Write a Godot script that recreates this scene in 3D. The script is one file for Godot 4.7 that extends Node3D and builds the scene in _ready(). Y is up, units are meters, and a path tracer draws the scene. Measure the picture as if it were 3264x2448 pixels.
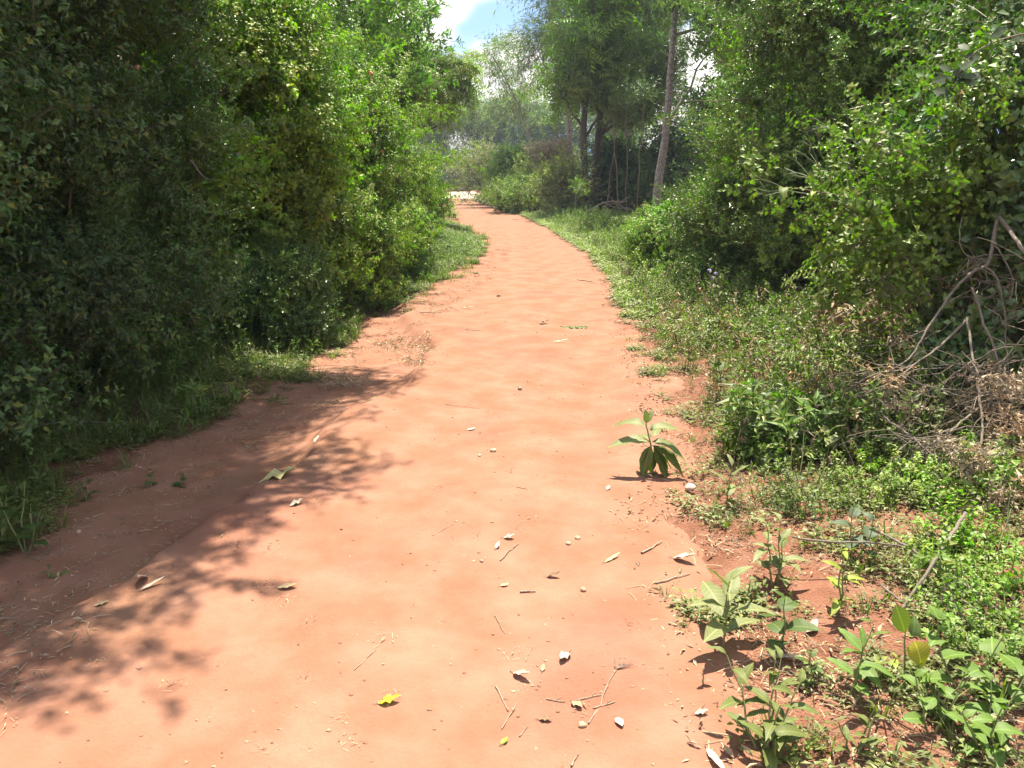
extends Node3D
# A red dirt path through sunlit tropical thicket. Units are metres; the camera stands at the origin and looks along -z. "D" below is a distance ahead of it.

var rng := RandomNumberGenerator.new()
var lump := FastNoiseLite.new()
var fine := FastNoiseLite.new()
var M := {}
var taken := {}
var boughs := {}
var leafs := {}
var shade := []

const EDGE_R := [[-6.0, 0.9], [0.5, 0.8], [1.9, 0.72], [2.79, 0.68], [3.51, 0.74], [4.34, 0.98], [5.85, 1.14], [7.35, 1.15], [9.44, 1.33], [12.5, 1.54], [16.2, 1.62], [24.8, 1.26], [31.8, 0.76], [45.6, -1.13], [64.0, -3.3], [90.0, -6.0]]
const EDGE_L := [[-6.0, -2.2], [0.5, -2.2], [3.27, -2.2], [4.66, -2.3], [5.6, -1.93], [8.27, -1.69], [10.5, -1.43], [13.1, -1.05], [16.2, -0.8], [19.6, -0.75], [27.2, -1.56], [44.2, -3.0], [64.0, -5.4], [90.0, -9.0]]
const STEP := [[-6.0, -2.0], [1.5, -1.9], [2.48, -1.68], [3.02, -1.46], [3.74, -1.28], [4.84, -1.1], [6.13, -0.82], [7.14, -0.66], [7.8, -0.72], [9.0, -1.1], [11.0, -1.3], [90.0, -9.0]]

class Geo:
	var v := PackedVector3Array()
	var n := PackedVector3Array()
	var c := PackedColorArray()
	var u := PackedVector2Array()
	var i := PackedInt32Array()
	func mesh() -> ArrayMesh:
		var a := []
		a.resize(Mesh.ARRAY_MAX)
		a[Mesh.ARRAY_VERTEX] = v
		if n.size() == v.size(): a[Mesh.ARRAY_NORMAL] = n
		if c.size() == v.size(): a[Mesh.ARRAY_COLOR] = c
		if u.size() == v.size(): a[Mesh.ARRAY_TEX_UV] = u
		a[Mesh.ARRAY_INDEX] = i
		var m := ArrayMesh.new()
		m.add_surface_from_arrays(Mesh.PRIMITIVE_TRIANGLES, a)
		return m
	func tri(a: int, b: int, d: int) -> void:
		i.append(a); i.append(b); i.append(d)

func r(a: float, b: float) -> float:
	return rng.randf_range(a, b)

func along(table: Array, d: float) -> float:
	for k in range(1, table.size()):
		if d <= table[k][0]:
			var t: float = clampf((d - table[k - 1][0]) / (table[k][0] - table[k - 1][0]), 0.0, 1.0)
			return lerpf(table[k - 1][1], table[k][1], t * t * (3.0 - 2.0 * t) * 0.5 + t * 0.5)
	return table[-1][1]

func ground(x: float, d: float) -> float:
	var l := along(EDGE_L, d)
	var e := along(EDGE_R, d)
	var y := 0.30 * smoothstep(63.0, 78.0, d)
	var near := 1.0 - smoothstep(10.0, 20.0, d)
	var s := along(STEP, d) + 0.05 * fine.get_noise_2d(d * 60.0, 7.0) + 0.12 * lump.get_noise_2d(d * 90.0, 3.0)
	y -= near * (0.075 * smoothstep(0.0, 0.13, s - x) + 0.03 * smoothstep(0.0, 0.5, s - x))
	y += 0.22 * smoothstep(0.0, 1.5, l - x) + 0.14 * smoothstep(0.1, 1.8, x - e)
	if d < 40.0:
		y += 0.03 * lump.get_noise_2d(x * 40.0, d * 40.0) + 0.004 * lump.get_noise_2d(x * 160.0, d * 120.0)
		var t := (x - s) / maxf(e - s, 0.3)
		y -= 0.018 * exp(-pow((t - 0.30) / 0.10, 2.0)) + 0.02 * exp(-pow((t - 0.72) / 0.11, 2.0))
	return y

func on(x: float, d: float, up := 0.0) -> Vector3:
	return Vector3(x, ground(x, d) + up, -d)

func numbered(called: String) -> String:
	var k: int = taken.get(called, 0)
	taken[called] = k + 1
	return called if k == 0 else "%s_%03d" % [called, k]

func tag(o: Node, label: String, category := "", group := "", kind := "") -> void:
	if label: o.set_meta("label", label)
	if category: o.set_meta("category", category)
	if group: o.set_meta("group", group)
	if kind: o.set_meta("kind", kind)

func base(called: String, at: Vector3, label: String, category: String, group := "") -> Node3D:
	var o := Node3D.new()
	o.name = numbered(called)
	add_child(o)
	o.position = at
	tag(o, label, category, group)
	return o

func put(called: String, m: Mesh, material: Material, parent: Node = self) -> MeshInstance3D:
	var o := MeshInstance3D.new()
	o.name = numbered(called) if parent == self else called
	o.mesh = m
	o.material_override = material
	parent.add_child(o, true)
	return o

func srgb(a: float, b: float, c: float) -> Color:
	return Color(a, b, c).linear_to_srgb()

# ---------------------------------------------------------------- shapes

func frame(d: Vector3, up: Vector3) -> Basis:
	# y along d, z as near to up as it can be
	var y := d.normalized()
	var x := y.cross(up)
	if x.length() < 0.01: x = y.cross(Vector3(0.3, 0.1, 1.0))
	x = x.normalized()
	return Basis(x, y, x.cross(y))

func tube(g: Geo, pts: PackedVector3Array, r0: float, r1: float, sides := 6, knobs := 0.0, col := Color(-1, 0, 0)) -> void:
	var first := g.v.size()
	var count := pts.size()
	var up := Vector3(0.31, 0.17, 0.93)
	for k in count:
		var d := (pts[mini(k + 1, count - 1)] - pts[maxi(k - 1, 0)])
		var f := frame(d, up)
		up = f.z
		var w := lerpf(r0, r1, float(k) / (count - 1)) * (1.0 + knobs * r(-1.0, 1.0))
		for s in sides:
			var a := TAU * s / sides
			var o := f.x * cos(a) + f.z * sin(a)
			g.v.append(pts[k] + o * w)
			if col.r < 0.0: g.n.append(o)
			else: g.c.append(col)
	for k in count - 1:
		for s in sides:
			var a := first + k * sides + s
			var b := first + k * sides + (s + 1) % sides
			g.tri(a, b, a + sides)
			g.tri(b, b + sides, a + sides)
	var tip := g.v.size()
	g.v.append(pts[-1]); g.v.append(pts[0])
	if col.r < 0.0:
		g.n.append((pts[-1] - pts[-2]).normalized()); g.n.append((pts[0] - pts[1]).normalized())
	else:
		g.c.append(col); g.c.append(col)
	for s in sides:
		g.tri(tip, tip - sides + s, tip - sides + (s + 1) % sides)
		g.tri(tip + 1, first + s, first + (s + 1) % sides)

func wander(a: Vector3, b: Vector3, n: int, amp: float, lift := 0.0) -> PackedVector3Array:
	var p := PackedVector3Array()
	var l := a.distance_to(b)
	var off := Vector3.ZERO
	for k in n + 1:
		var t := float(k) / n
		if k > 0 and k < n: off = off * 0.5 + Vector3(r(-1, 1), r(-0.6, 0.6), r(-1, 1)) * amp * l
		p.append(a.lerp(b, t) + off * sin(PI * t) + Vector3.UP * lift * l * sin(PI * t))
	return p

func smooth(p: Array, per := 4, jitter := 0.0) -> PackedVector3Array:
	var out := PackedVector3Array()
	for k in p.size() - 1:
		var a: Vector3 = p[maxi(k - 1, 0)]
		var d: Vector3 = p[mini(k + 2, p.size() - 1)]
		for s in per:
			var q: Vector3 = (p[k] as Vector3).cubic_interpolate(p[k + 1], a, d, float(s) / per)
			out.append(q + Vector3(r(-1, 1), r(-1, 1), r(-1, 1)) * jitter)
	out.append(p[-1])
	return out

func stick(called: String, p: PackedVector3Array, r0: float, r1: float, m: Material, parent: Node, sides := 6, knobs := 0.06) -> MeshInstance3D:
	var g := Geo.new()
	tube(g, p, r0, r1, sides, knobs)
	return put(called, g.mesh(), m, parent)

func small_leaf(g: Geo, o: Vector3, d: Vector3, up: Vector3, length: float, width: float, col: Color, fold: float, droop: float, wide := 0.42) -> void:
	var f := frame(d, up)
	var b := g.v.size()
	var mid := o + f.y * length * wide - f.z * length * droop * 0.2
	g.v.append(o)
	g.v.append(mid + f.x * width * 0.5 + f.z * width * fold)
	g.v.append(mid - f.x * width * 0.5 + f.z * width * fold)
	g.v.append(mid)
	g.v.append(o + f.y * length * (1.0 - 0.3 * droop) - f.z * length * droop)
	for k in 5: g.c.append(col)
	g.tri(b, b + 1, b + 3); g.tri(b, b + 3, b + 2); g.tri(b + 1, b + 4, b + 3); g.tri(b + 3, b + 4, b + 2)

func leaflet(g: Geo, o: Vector3, d: Vector3, up: Vector3, length: float, width: float, col: Color) -> void:
	var f := frame(d, up)
	var b := g.v.size()
	g.v.append(o); g.v.append(o + f.y * length * 0.5 + f.x * width * 0.5); g.v.append(o + f.y * length - f.z * length * 0.15); g.v.append(o + f.y * length * 0.5 - f.x * width * 0.5)
	for k in 4: g.c.append(col)
	g.tri(b, b + 1, b + 2); g.tri(b, b + 2, b + 3)

# how the foliage of each kind of plant is made: [bough length, sprigs, sprig length, leaves, leaf length, leaf width, angle off the twig, droop, fold, colour, spread of tone, twig colour]
const KINDS := {
	"lantana": [0.36, 5, 0.20, 9, 0.062, 0.042, 1.05, 0.45, 0.18, Color(0.163, 0.227, 0.039), 0.35, Color(0.170, 0.145, 0.076)],
	"glossy": [0.30, 6, 0.15, 10, 0.050, 0.024, 0.85, 0.15, 0.22, Color(0.094, 0.156, 0.039), 0.35, Color(0.128, 0.102, 0.068)],
	"euc": [0.50, 6, 0.30, 7, 0.125, 0.020, 0.45, 0.25, 0.10, Color(0.143, 0.166, 0.091), 0.3, Color(0.255, 0.204, 0.153)],
	"lance": [0.30, 4, 0.16, 8, 0.115, 0.034, 0.80, 0.40, 0.20, Color(0.127, 0.195, 0.044), 0.35, Color(0.145, 0.128, 0.068)],
	"round": [0.32, 5, 0.18, 7, 0.066, 0.046, 0.95, 0.10, 0.12, Color(0.137, 0.189, 0.085), 0.25, Color(0.204, 0.153, 0.102)],
	"herb": [0.26, 5, 0.15, 10, 0.044, 0.018, 0.90, 0.25, 0.20, Color(0.176, 0.215, 0.058), 0.4, Color(0.153, 0.153, 0.060)],
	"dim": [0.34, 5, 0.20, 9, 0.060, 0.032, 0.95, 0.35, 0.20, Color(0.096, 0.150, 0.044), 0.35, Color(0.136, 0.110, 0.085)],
	"dry": [0.26, 5, 0.15, 8, 0.050, 0.020, 1.0, 0.9, 0.45, Color(0.255, 0.187, 0.115), 0.35, Color(0.230, 0.170, 0.111)],
	"scrub": [0.36, 6, 0.24, 7, 0.050, 0.022, 0.8, 0.3, 0.2, Color(0.215, 0.208, 0.104), 0.4, Color(0.187, 0.162, 0.102)],
}

func bough(kind: String, variant: int) -> ArrayMesh:
	var key := "%s%d" % [kind, variant]
	if boughs.has(key): return boughs[key]
	var g := Geo.new()
	if kind == "acacia" or kind == "ash":
		var big := kind == "ash"
		var col: Color = Color(0.120, 0.180, 0.045) if big else Color(0.145, 0.190, 0.045)
		for s in (5 if big else 8):
			var a := s * 2.4 + r(-0.3, 0.3)
			var o := Vector3(0, 0.06 * s if not big else 0.05 * s, 0)
			var d := Vector3(cos(a), r(0.1, 0.7), sin(a)).normalized()
			var l := r(0.24, 0.36) if big else r(0.18, 0.26)
			var n := 8 if big else 12
			var pts := PackedVector3Array()
			for k in n + 1:
				var t := float(k) / n
				pts.append(o + d * l * t + Vector3.DOWN * l * 0.45 * t * t)
			tube(g, PackedVector3Array([pts[0], pts[n / 2], pts[n]]), 0.0018, 0.0008, 3, 0.0, Color(0.15, 0.14, 0.06))
			for k in range(1, n + 1):
				var f := (pts[k] - pts[k - 1]).normalized()
				var side := f.cross(Vector3.UP).normalized()
				var tone := r(0.75, 1.3)
				for w in [-1.0, 1.0]:
					leaflet(g, pts[k], (side * w + f * 0.45 + Vector3(0, r(-0.35, 0.05), 0)).normalized(), Vector3.UP, (r(0.075, 0.095) if big else r(0.028, 0.036)), (0.022 if big else 0.0105), col * tone)
	else:
		var p: Array = KINDS[kind]
		var hang := kind == "euc"
		tube(g, PackedVector3Array([Vector3.ZERO, Vector3(0.01, p[0] * 0.5, 0.008), Vector3(0, p[0], 0)]), 0.0035, 0.0015, 3, 0.0, p[11])
		for s in p[1]:
			var last: bool = s == p[1] - 1
			var a: float = s * 2.4 + r(-0.4, 0.4)
			var o := Vector3(0, p[0] * (float(s) + 0.4) / p[1], 0)
			var d := Vector3(cos(a), r(0.35, 1.1), sin(a)).normalized()
			if last: d = Vector3(r(-0.2, 0.2), 1, r(-0.2, 0.2)).normalized()
			var l: float = p[2] * r(0.75, 1.2)
			var bend := Vector3(r(-0.2, 0.2), -0.25, r(-0.2, 0.2)) * l
			tube(g, PackedVector3Array([o, o + d * l * 0.5 + bend * 0.25, o + d * l + bend]), 0.002, 0.001, 3, 0.0, p[11])
			for k in p[3]:
				var t: float = (k + 1.0) / p[3]
				var q := o + d * l * t + bend * t * t
				var spin: float = (k / 2) * 1.57 + (k % 2) * PI + r(-0.35, 0.35)
				var f := frame(d, Vector3.UP)
				var side := f.x * cos(spin) + f.z * sin(spin)
				var ang: float = p[6] * r(0.75, 1.2) * (0.45 if k == p[3] - 1 else 1.0)
				var ld := (d * cos(ang) + side * sin(ang)).normalized()
				if hang: ld = (Vector3(0, 1, 0) * 0.9 + side * 0.6).normalized()
				var tone: float = 1.0 + p[10] * r(-1.0, 1.0)
				var col: Color = p[9] * tone
				if rng.randf() < 0.06: col = col.lerp(Color(0.26, 0.22, 0.04), 0.6)
				var sz := r(0.65, 1.15) * (0.75 if t > 0.85 else 1.0)
				small_leaf(g, q, ld, (Vector3.UP + side * r(-0.5, 0.5) + f.x * r(-0.4, 0.4)).normalized(), p[4] * sz, p[5] * sz, col, p[8] * r(0.5, 1.5), p[7] * r(0.5, 1.5))
	boughs[key] = g.mesh()
	return boughs[key]

func big_leaf(key: String, length: float, width: float, droop: float, fold: float, wave: float, wide := 0.42, seg := 6) -> ArrayMesh:
	# a single blade along +y, its upper face towards +z, with a midrib fold, a droop and a wavy margin
	if leafs.has(key): return leafs[key]
	var st := SurfaceTool.new()
	st.begin(Mesh.PRIMITIVE_TRIANGLES)
	st.set_smooth_group(0)
	var rows := []
	for k in seg + 1:
		var t := float(k) / seg
		var w: float = width * 0.5 * pow(sin(PI * pow(t, log(0.5) / log(wide))), 0.75) if k > 0 and k < seg else 0.0
		var bend := droop * t * t
		var c := Vector3(0, length * (t - droop * 0.25 * t * t), -length * bend)
		var row := []
		for s in [-1.0, 0.0, 1.0]:
			var lift := w * fold * absf(s) + wave * width * absf(s) * sin(k * 2.3 + s * 1.1 + length * 90.0) * (1.0 if w > 0.0 else 0.0)
			row.append([c + Vector3(w * s, 0, lift), Vector2(0.5 + s * 0.5 * (w / maxf(width * 0.5, 0.0001)), t)])
		rows.append(row)
	for k in seg:
		for s in 2:
			for q in [[k, s], [k + 1, s], [k + 1, s + 1], [k, s], [k + 1, s + 1], [k, s + 1]]:
				var e: Array = rows[q[0]][q[1]]
				st.set_uv(e[1]); st.add_vertex(e[0])
	st.index()
	st.generate_normals()
	leafs[key] = st.commit()
	return leafs[key]

func leaf_on(parent: Node, m: Mesh, material: Material, at: Vector3, d: Vector3, up: Vector3, size: float, called := "leaf") -> MeshInstance3D:
	var o := put(called, m, material, parent)
	o.transform = Transform3D(frame(d, up).scaled(Vector3.ONE * size), at)
	return o

# ---------------------------------------------------------------- plants

func scatter(parent: Node, called: String, m: Mesh, material: Material, at: Array, tint: Array) -> MultiMeshInstance3D:
	var mm := MultiMesh.new()
	mm.transform_format = MultiMesh.TRANSFORM_3D
	mm.use_colors = true
	mm.mesh = m
	mm.instance_count = at.size()
	for k in at.size():
		mm.set_instance_transform(k, at[k])
		mm.set_instance_color(k, tint[k])
	var o := MultiMeshInstance3D.new()
	o.name = numbered(called) if parent == self else called
	o.multimesh = mm
	o.material_override = material
	parent.add_child(o, true)
	o.set_meta("kind", "stuff")
	return o

func ball() -> Vector3:
	while true:
		var p := Vector3(r(-1, 1), r(-1, 1), r(-1, 1))
		if p.length_squared() <= 1.0: return p
	return Vector3.ZERO

# blobs: [centre, radii, clumps, boughs in a clump, clump radius]; opts: kind, size, tint (Color), up, floor
func crown(parent: Node, blobs: Array, kind: String, size: float, tint: Color, up := 0.5, called := "crown", floor_y := 0.05, hollow := 0.62) -> Array:
	var at := []
	var tints := []
	var centres := []
	for b in blobs:
		for k in b[2]:
			var d := ball().normalized()
			var c: Vector3 = b[0] + d * (b[1] as Vector3) * r(hollow, 1.0)
			centres.append(c)
			var tone := r(0.6, 1.4)
			var warm := r(-0.12, 0.12)
			for s in int(b[3] * 0.68):
				var e := ball().normalized()
				if e.y < -0.3: e.y *= -0.6
				var p: Vector3 = c + e * b[4] * r(0.25, 1.0)
				if p.y < floor_y: p.y = floor_y + r(0.0, 0.15)
				var y := (e * 0.8 + d * 0.5 + Vector3.UP * up + ball() * 0.45).normalized()
				var f := frame(y, Vector3(r(-1, 1), r(-1, 1), r(-1, 1)))
				at.append(Transform3D(f.scaled(Vector3.ONE * size * r(0.8, 1.35)), p - y * 0.12 * size))
				var t := tone * r(0.85, 1.15)
				tints.append(Color(tint.r * t * (1.0 + warm), tint.g * t, tint.b * t * (1.0 - warm)))
	scatter(parent, called, bough(kind, rng.randi() % 3), M.leaf_gloss if kind == "glossy" or kind == "round" else (M.dry_leaf if kind == "dry" else M.leaf), at, tints)
	return centres

func bush(called: String, label: String, x: float, d: float, rx: float, h: float, rz: float, kind: String, clumps: int, per: int, size := 1.0, tint := Color(1, 1, 1), group := "", lean := Vector3.ZERO, category := "shrub") -> Node3D:
	var o := base(called, on(x, d), label, category, group)
	var cr := minf(minf(rx, rz), h * 0.5) * 0.42
	var blobs := [[Vector3(0, h * 0.52, 0) + lean * 0.5, Vector3(rx - cr * 0.7, h * 0.5 - cr * 0.6, rz - cr * 0.7), clumps, per, cr], [Vector3(0, h * 0.8, 0) + lean, Vector3(rx * 0.55, h * 0.2, rz * 0.55), clumps / 4, per, cr], [Vector3(0, h * 0.16, 0), Vector3(rx * 0.85, h * 0.14, rz * 0.85), clumps / 3, per, cr * 0.9]]
	if d > 19.0:
		size *= 1.45
		for e in blobs: e[3] = int(e[3] * 0.55)
	var tops := crown(o, blobs, kind, size, tint)
	if d < 30.0 and h > 1.0: shoots(o, Vector3(0, h * 0.55, 0) + lean * 0.6, Vector3(rx, h * 0.5, rz), kind, int(10 + clumps * 0.35), size, tint)
	for k in 6:
		var to: Vector3 = tops[rng.randi() % tops.size()]
		var a := r(0, TAU)
		stick("stem", wander(Vector3(cos(a), 0, sin(a)) * rx * 0.12 + Vector3.DOWN * 0.05, to, 6, 0.06, 0.08), 0.008 + 0.005 * h, 0.005, M.twig, o, 5)
	return o

# long shoots that stand out of a bush, some bare twigs, and another plant climbing through it
func shoots(o: Node3D, centre: Vector3, radii: Vector3, kind: String, count: int, size: float, tint: Color) -> void:
	var at := []
	var tints := []
	for k in count:
		var d := ball().normalized()
		if d.y < -0.2: d.y *= -1.0
		var p := centre + d * radii * r(0.75, 0.98)
		var y := (d + Vector3.UP * r(0.0, 0.9) + ball() * 0.6).normalized()
		var tone := r(0.85, 1.5)
		var steps := 3 + rng.randi() % 3
		for s in steps:
			var sz := size * lerpf(1.0, 0.6, float(s) / steps) * r(0.8, 1.1)
			at.append(Transform3D(frame(y, Vector3(r(-1, 1), r(-1, 1), r(-1, 1))).scaled(Vector3.ONE * sz), p))
			tints.append(Color(tint.r * tone * 1.05, tint.g * tone, tint.b * tone * 0.9))
			p += y * 0.17 * size
			y = (y + Vector3.DOWN * 0.16 + ball() * 0.12).normalized()
	scatter(o, "foliage", bough(kind, rng.randi() % 3), M.leaf_gloss if kind == "glossy" or kind == "round" else M.leaf, at, tints)
	for k in 7:
		var d := ball().normalized()
		d.y = absf(d.y) * 0.8 - 0.2
		var from := centre + d * radii * 0.5
		stick("twig", wander(from, centre + d * radii * r(0.95, 1.15) + Vector3(r(-0.3, 0.3), r(-0.1, 0.3), r(-0.3, 0.3)), 6, 0.07), 0.007, 0.002, M.dead if k % 2 else M.twig, o, 4)
	var other: String = {"lantana": "glossy", "glossy": "lantana", "dim": "glossy", "round": "lantana", "lance": "herb", "herb": "lantana"}.get(kind, "herb")
	at = []
	tints = []
	for k in count / 2:
		var d := ball().normalized()
		var c := centre + d * radii * r(0.8, 0.97)
		for s in 9:
			var y := (d * 0.6 + ball()).normalized()
			at.append(Transform3D(frame(y, Vector3(r(-1, 1), r(-1, 1), r(-1, 1))).scaled(Vector3.ONE * size * r(0.6, 1.1)), c + ball() * 0.28 * size))
			var t := r(0.7, 1.3) 
			tints.append(Color(tint.r * t, tint.g * t, tint.b * t))
	scatter(o, "creeper_foliage", bough(other, rng.randi() % 3), M.leaf, at, tints)

func tree(called: String, label: String, x: float, d: float, spine: Array, r0: float, r1: float, blobs: Array, kind: String, size: float, tint: Color, bark: Material, up := 0.4, group := "", limbs := 7, hollow := 0.45) -> Node3D:
	var o := base(called, on(x, d), label, "tree", group)
	var p := smooth(spine, 5, r0 * 0.08)
	stick("trunk", p, r0, r1, bark, o, 10, 0.05)
	if d > 19.0:
		size *= 1.4
		for e in blobs: e[3] = int(e[3] * 0.55)
	var tops := crown(o, blobs, kind, size, tint, up, "crown", 0.05, hollow)
	for k in limbs:
		var to: Vector3 = tops[(k * 7) % tops.size()]
		var from := p[int(p.size() * r(0.45, 0.95))]
		if from.y > to.y + 0.4: from = p[int(p.size() * 0.45)]
		stick("branch", wander(from, to, 7, 0.06, 0.06), r1 * r(0.6, 0.9) + 0.008, 0.006, bark, o, 6)
	return o

# a clump of upright leafy stems from one root
func herb(called: String, label: String, x: float, d: float, rx: float, h: float, kind: String, count: int, tint: Color, lean := 0.5) -> Node3D:
	var o := base(called, on(x, d), label, "herb")
	var at := []
	var tints := []
	var p: Array = KINDS.get(kind, KINDS.herb)
	for k in count:
		var a := r(0, TAU)
		var q := Vector3(cos(a), 0, sin(a)) * rx * sqrt(rng.randf())
		var y := (Vector3.UP + q / rx * lean + ball() * 0.3).normalized()
		var tall: float = h * r(0.55, 1.1) / (p[0] + p[2] * 0.7)
		var wide: float = tall * r(0.8, 1.3)
		var f := frame(y, Vector3(r(-1, 1), r(-1, 1), r(-1, 1)))
		at.append(Transform3D(Basis(f.x * wide, f.y * tall, f.z * wide), q * 0.75 + Vector3(0, -0.02, 0)))
		var t := r(0.7, 1.3)
		tints.append(Color(tint.r * t * r(0.9, 1.15), tint.g * t, tint.b * t))
	scatter(o, "foliage", bough(kind, rng.randi() % 3), M.dry_leaf if kind == "dry" else M.leaf, at, tints)
	for k in 5:
		var a := r(0, TAU)
		stick("stem", wander(Vector3(cos(a), 0, sin(a)) * rx * 0.3 + Vector3.DOWN * 0.03, Vector3(cos(a) * rx * 0.8, h * r(0.6, 1.1), sin(a) * rx * 0.8), 5, 0.05), 0.003 + 0.003 * h, 0.0015, M.twig if k % 2 else M.greenstem, o, 5)
	return o

# a broad-leaved weed whose leaves are each a part: stems = [tip offset, leaves]
func weed(called: String, label: String, x: float, d: float, h: float, stems: int, per: int, mesh_keys: Array, material: Material, size: float, spread := 0.35, rise := 0.35, group := "", flop := 0.0, category := "weed") -> Node3D:
	var o := base(called, on(x, d), label, category, group)
	for s in stems:
		var a := r(0, TAU)
		var tip := Vector3(cos(a) * spread * h * r(0.3, 1.0), h * r(0.8, 1.05), sin(a) * spread * h * r(0.3, 1.0))
		if stems == 1: tip = Vector3(cos(a) * spread * h * 0.3, h, sin(a) * spread * h * 0.3)
		var p := wander(Vector3(r(-0.01, 0.01), -0.02, r(-0.01, 0.01)), tip, 6, 0.04)
		stick("stem", p, 0.0028 + h * 0.006, 0.0016, M.greenstem, o, 5)
		for k in per:
			var t := lerpf(0.28, 1.0, float(k) / maxf(per - 1, 1))
			var q := p[0].lerp(p[-1], t)
			var f := t * 6.0
			q = p[int(f)].lerp(p[mini(int(f) + 1, 6)], f - int(f))
			var b := k * 2.4 + a + r(-0.3, 0.3)
			var lift := lerpf(rise - flop, rise + 0.75, t * t)
			var ld := Vector3(cos(b), lift + r(-0.15, 0.15), sin(b)).normalized()
			var sz := size * (lerpf(1.0, 0.55, smoothstep(0.6, 1.0, t))) * r(0.8, 1.15)
			leaf_on(o, leafs[mesh_keys[rng.randi() % mesh_keys.size()]], material, q, ld, Vector3.UP + Vector3(r(-0.3, 0.3), 0, r(-0.3, 0.3)), sz)
	return o

# ---------------------------------------------------------------- materials

func speckle(size: int, freq: float, seed_: int, ramp: Array, octaves := 5, normal := false, bump := 4.0, kind := FastNoiseLite.TYPE_SIMPLEX_SMOOTH) -> NoiseTexture2D:
	var n := FastNoiseLite.new()
	n.noise_type = kind
	n.seed = seed_
	n.frequency = freq
	n.fractal_octaves = octaves
	n.fractal_gain = 0.62
	var t := NoiseTexture2D.new()
	t.width = size; t.height = size
	t.seamless = true
	t.noise = n
	if normal:
		t.as_normal_map = true
		t.bump_strength = bump
	elif ramp.size():
		var g := Gradient.new()
		var at := PackedFloat32Array()
		var col := PackedColorArray()
		for e in ramp:
			at.append(e[0]); col.append(e[1])
		g.offsets = at; g.colors = col
		t.color_ramp = g
	return t

func plain(called: String, col: Color, rough := 0.9, light := Color(0, 0, 0)) -> StandardMaterial3D:
	var m := StandardMaterial3D.new()
	m.resource_name = called
	m.albedo_color = col
	m.roughness = rough
	if light.g > 0.0:
		m.backlight_enabled = true
		m.backlight = light
	m.cull_mode = BaseMaterial3D.CULL_DISABLED
	return m

func soil(called: String, ramp: Array, scale: float, bump: float) -> StandardMaterial3D:
	var m := StandardMaterial3D.new()
	m.resource_name = called
	m.roughness = 0.95
	m.metallic_specular = 0.2
	m.uv1_triplanar = true
	m.uv1_world_triplanar = true
	m.uv1_scale = Vector3.ONE * scale
	m.albedo_texture = speckle(1024, 0.006, 11, ramp, 9)
	m.vertex_color_use_as_albedo = true
	m.heightmap_enabled = true
	m.heightmap_scale = bump
	m.heightmap_texture = speckle(1024, 0.14, 5, [], 6)
	return m

func bark(called: String, a: Color, b: Color, scale: float, bump: float) -> StandardMaterial3D:
	var m := StandardMaterial3D.new()
	m.resource_name = called
	m.roughness = 0.9
	m.uv1_triplanar = true
	m.uv1_scale = Vector3(3.0, 0.8, 3.0) * scale
	m.albedo_texture = speckle(512, 0.02, 21, [[0.25, a], [0.75, b]], 5)
	m.heightmap_enabled = true
	m.heightmap_scale = bump
	m.heightmap_texture = speckle(512, 0.03, 9, [], 5)
	return m

func blade_texture() -> ImageTexture:
	var im := Image.create(64, 128, false, Image.FORMAT_RGB8)
	for y in 128:
		for x in 64:
			var u := absf(x - 31.5) / 32.0
			var k := 0.80 + 0.05 * fine.get_noise_2d(x * 30.0, y * 30.0)
			if u < 0.05: k = 1.0
			var w := fposmod(y / 128.0 * 9.0 + u * 1.6, 1.0)
			if w < 0.13: k = maxf(k, 0.93)
			im.set_pixel(x, y, Color(k, k, k * 0.97))
	return ImageTexture.create_from_image(im)

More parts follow.
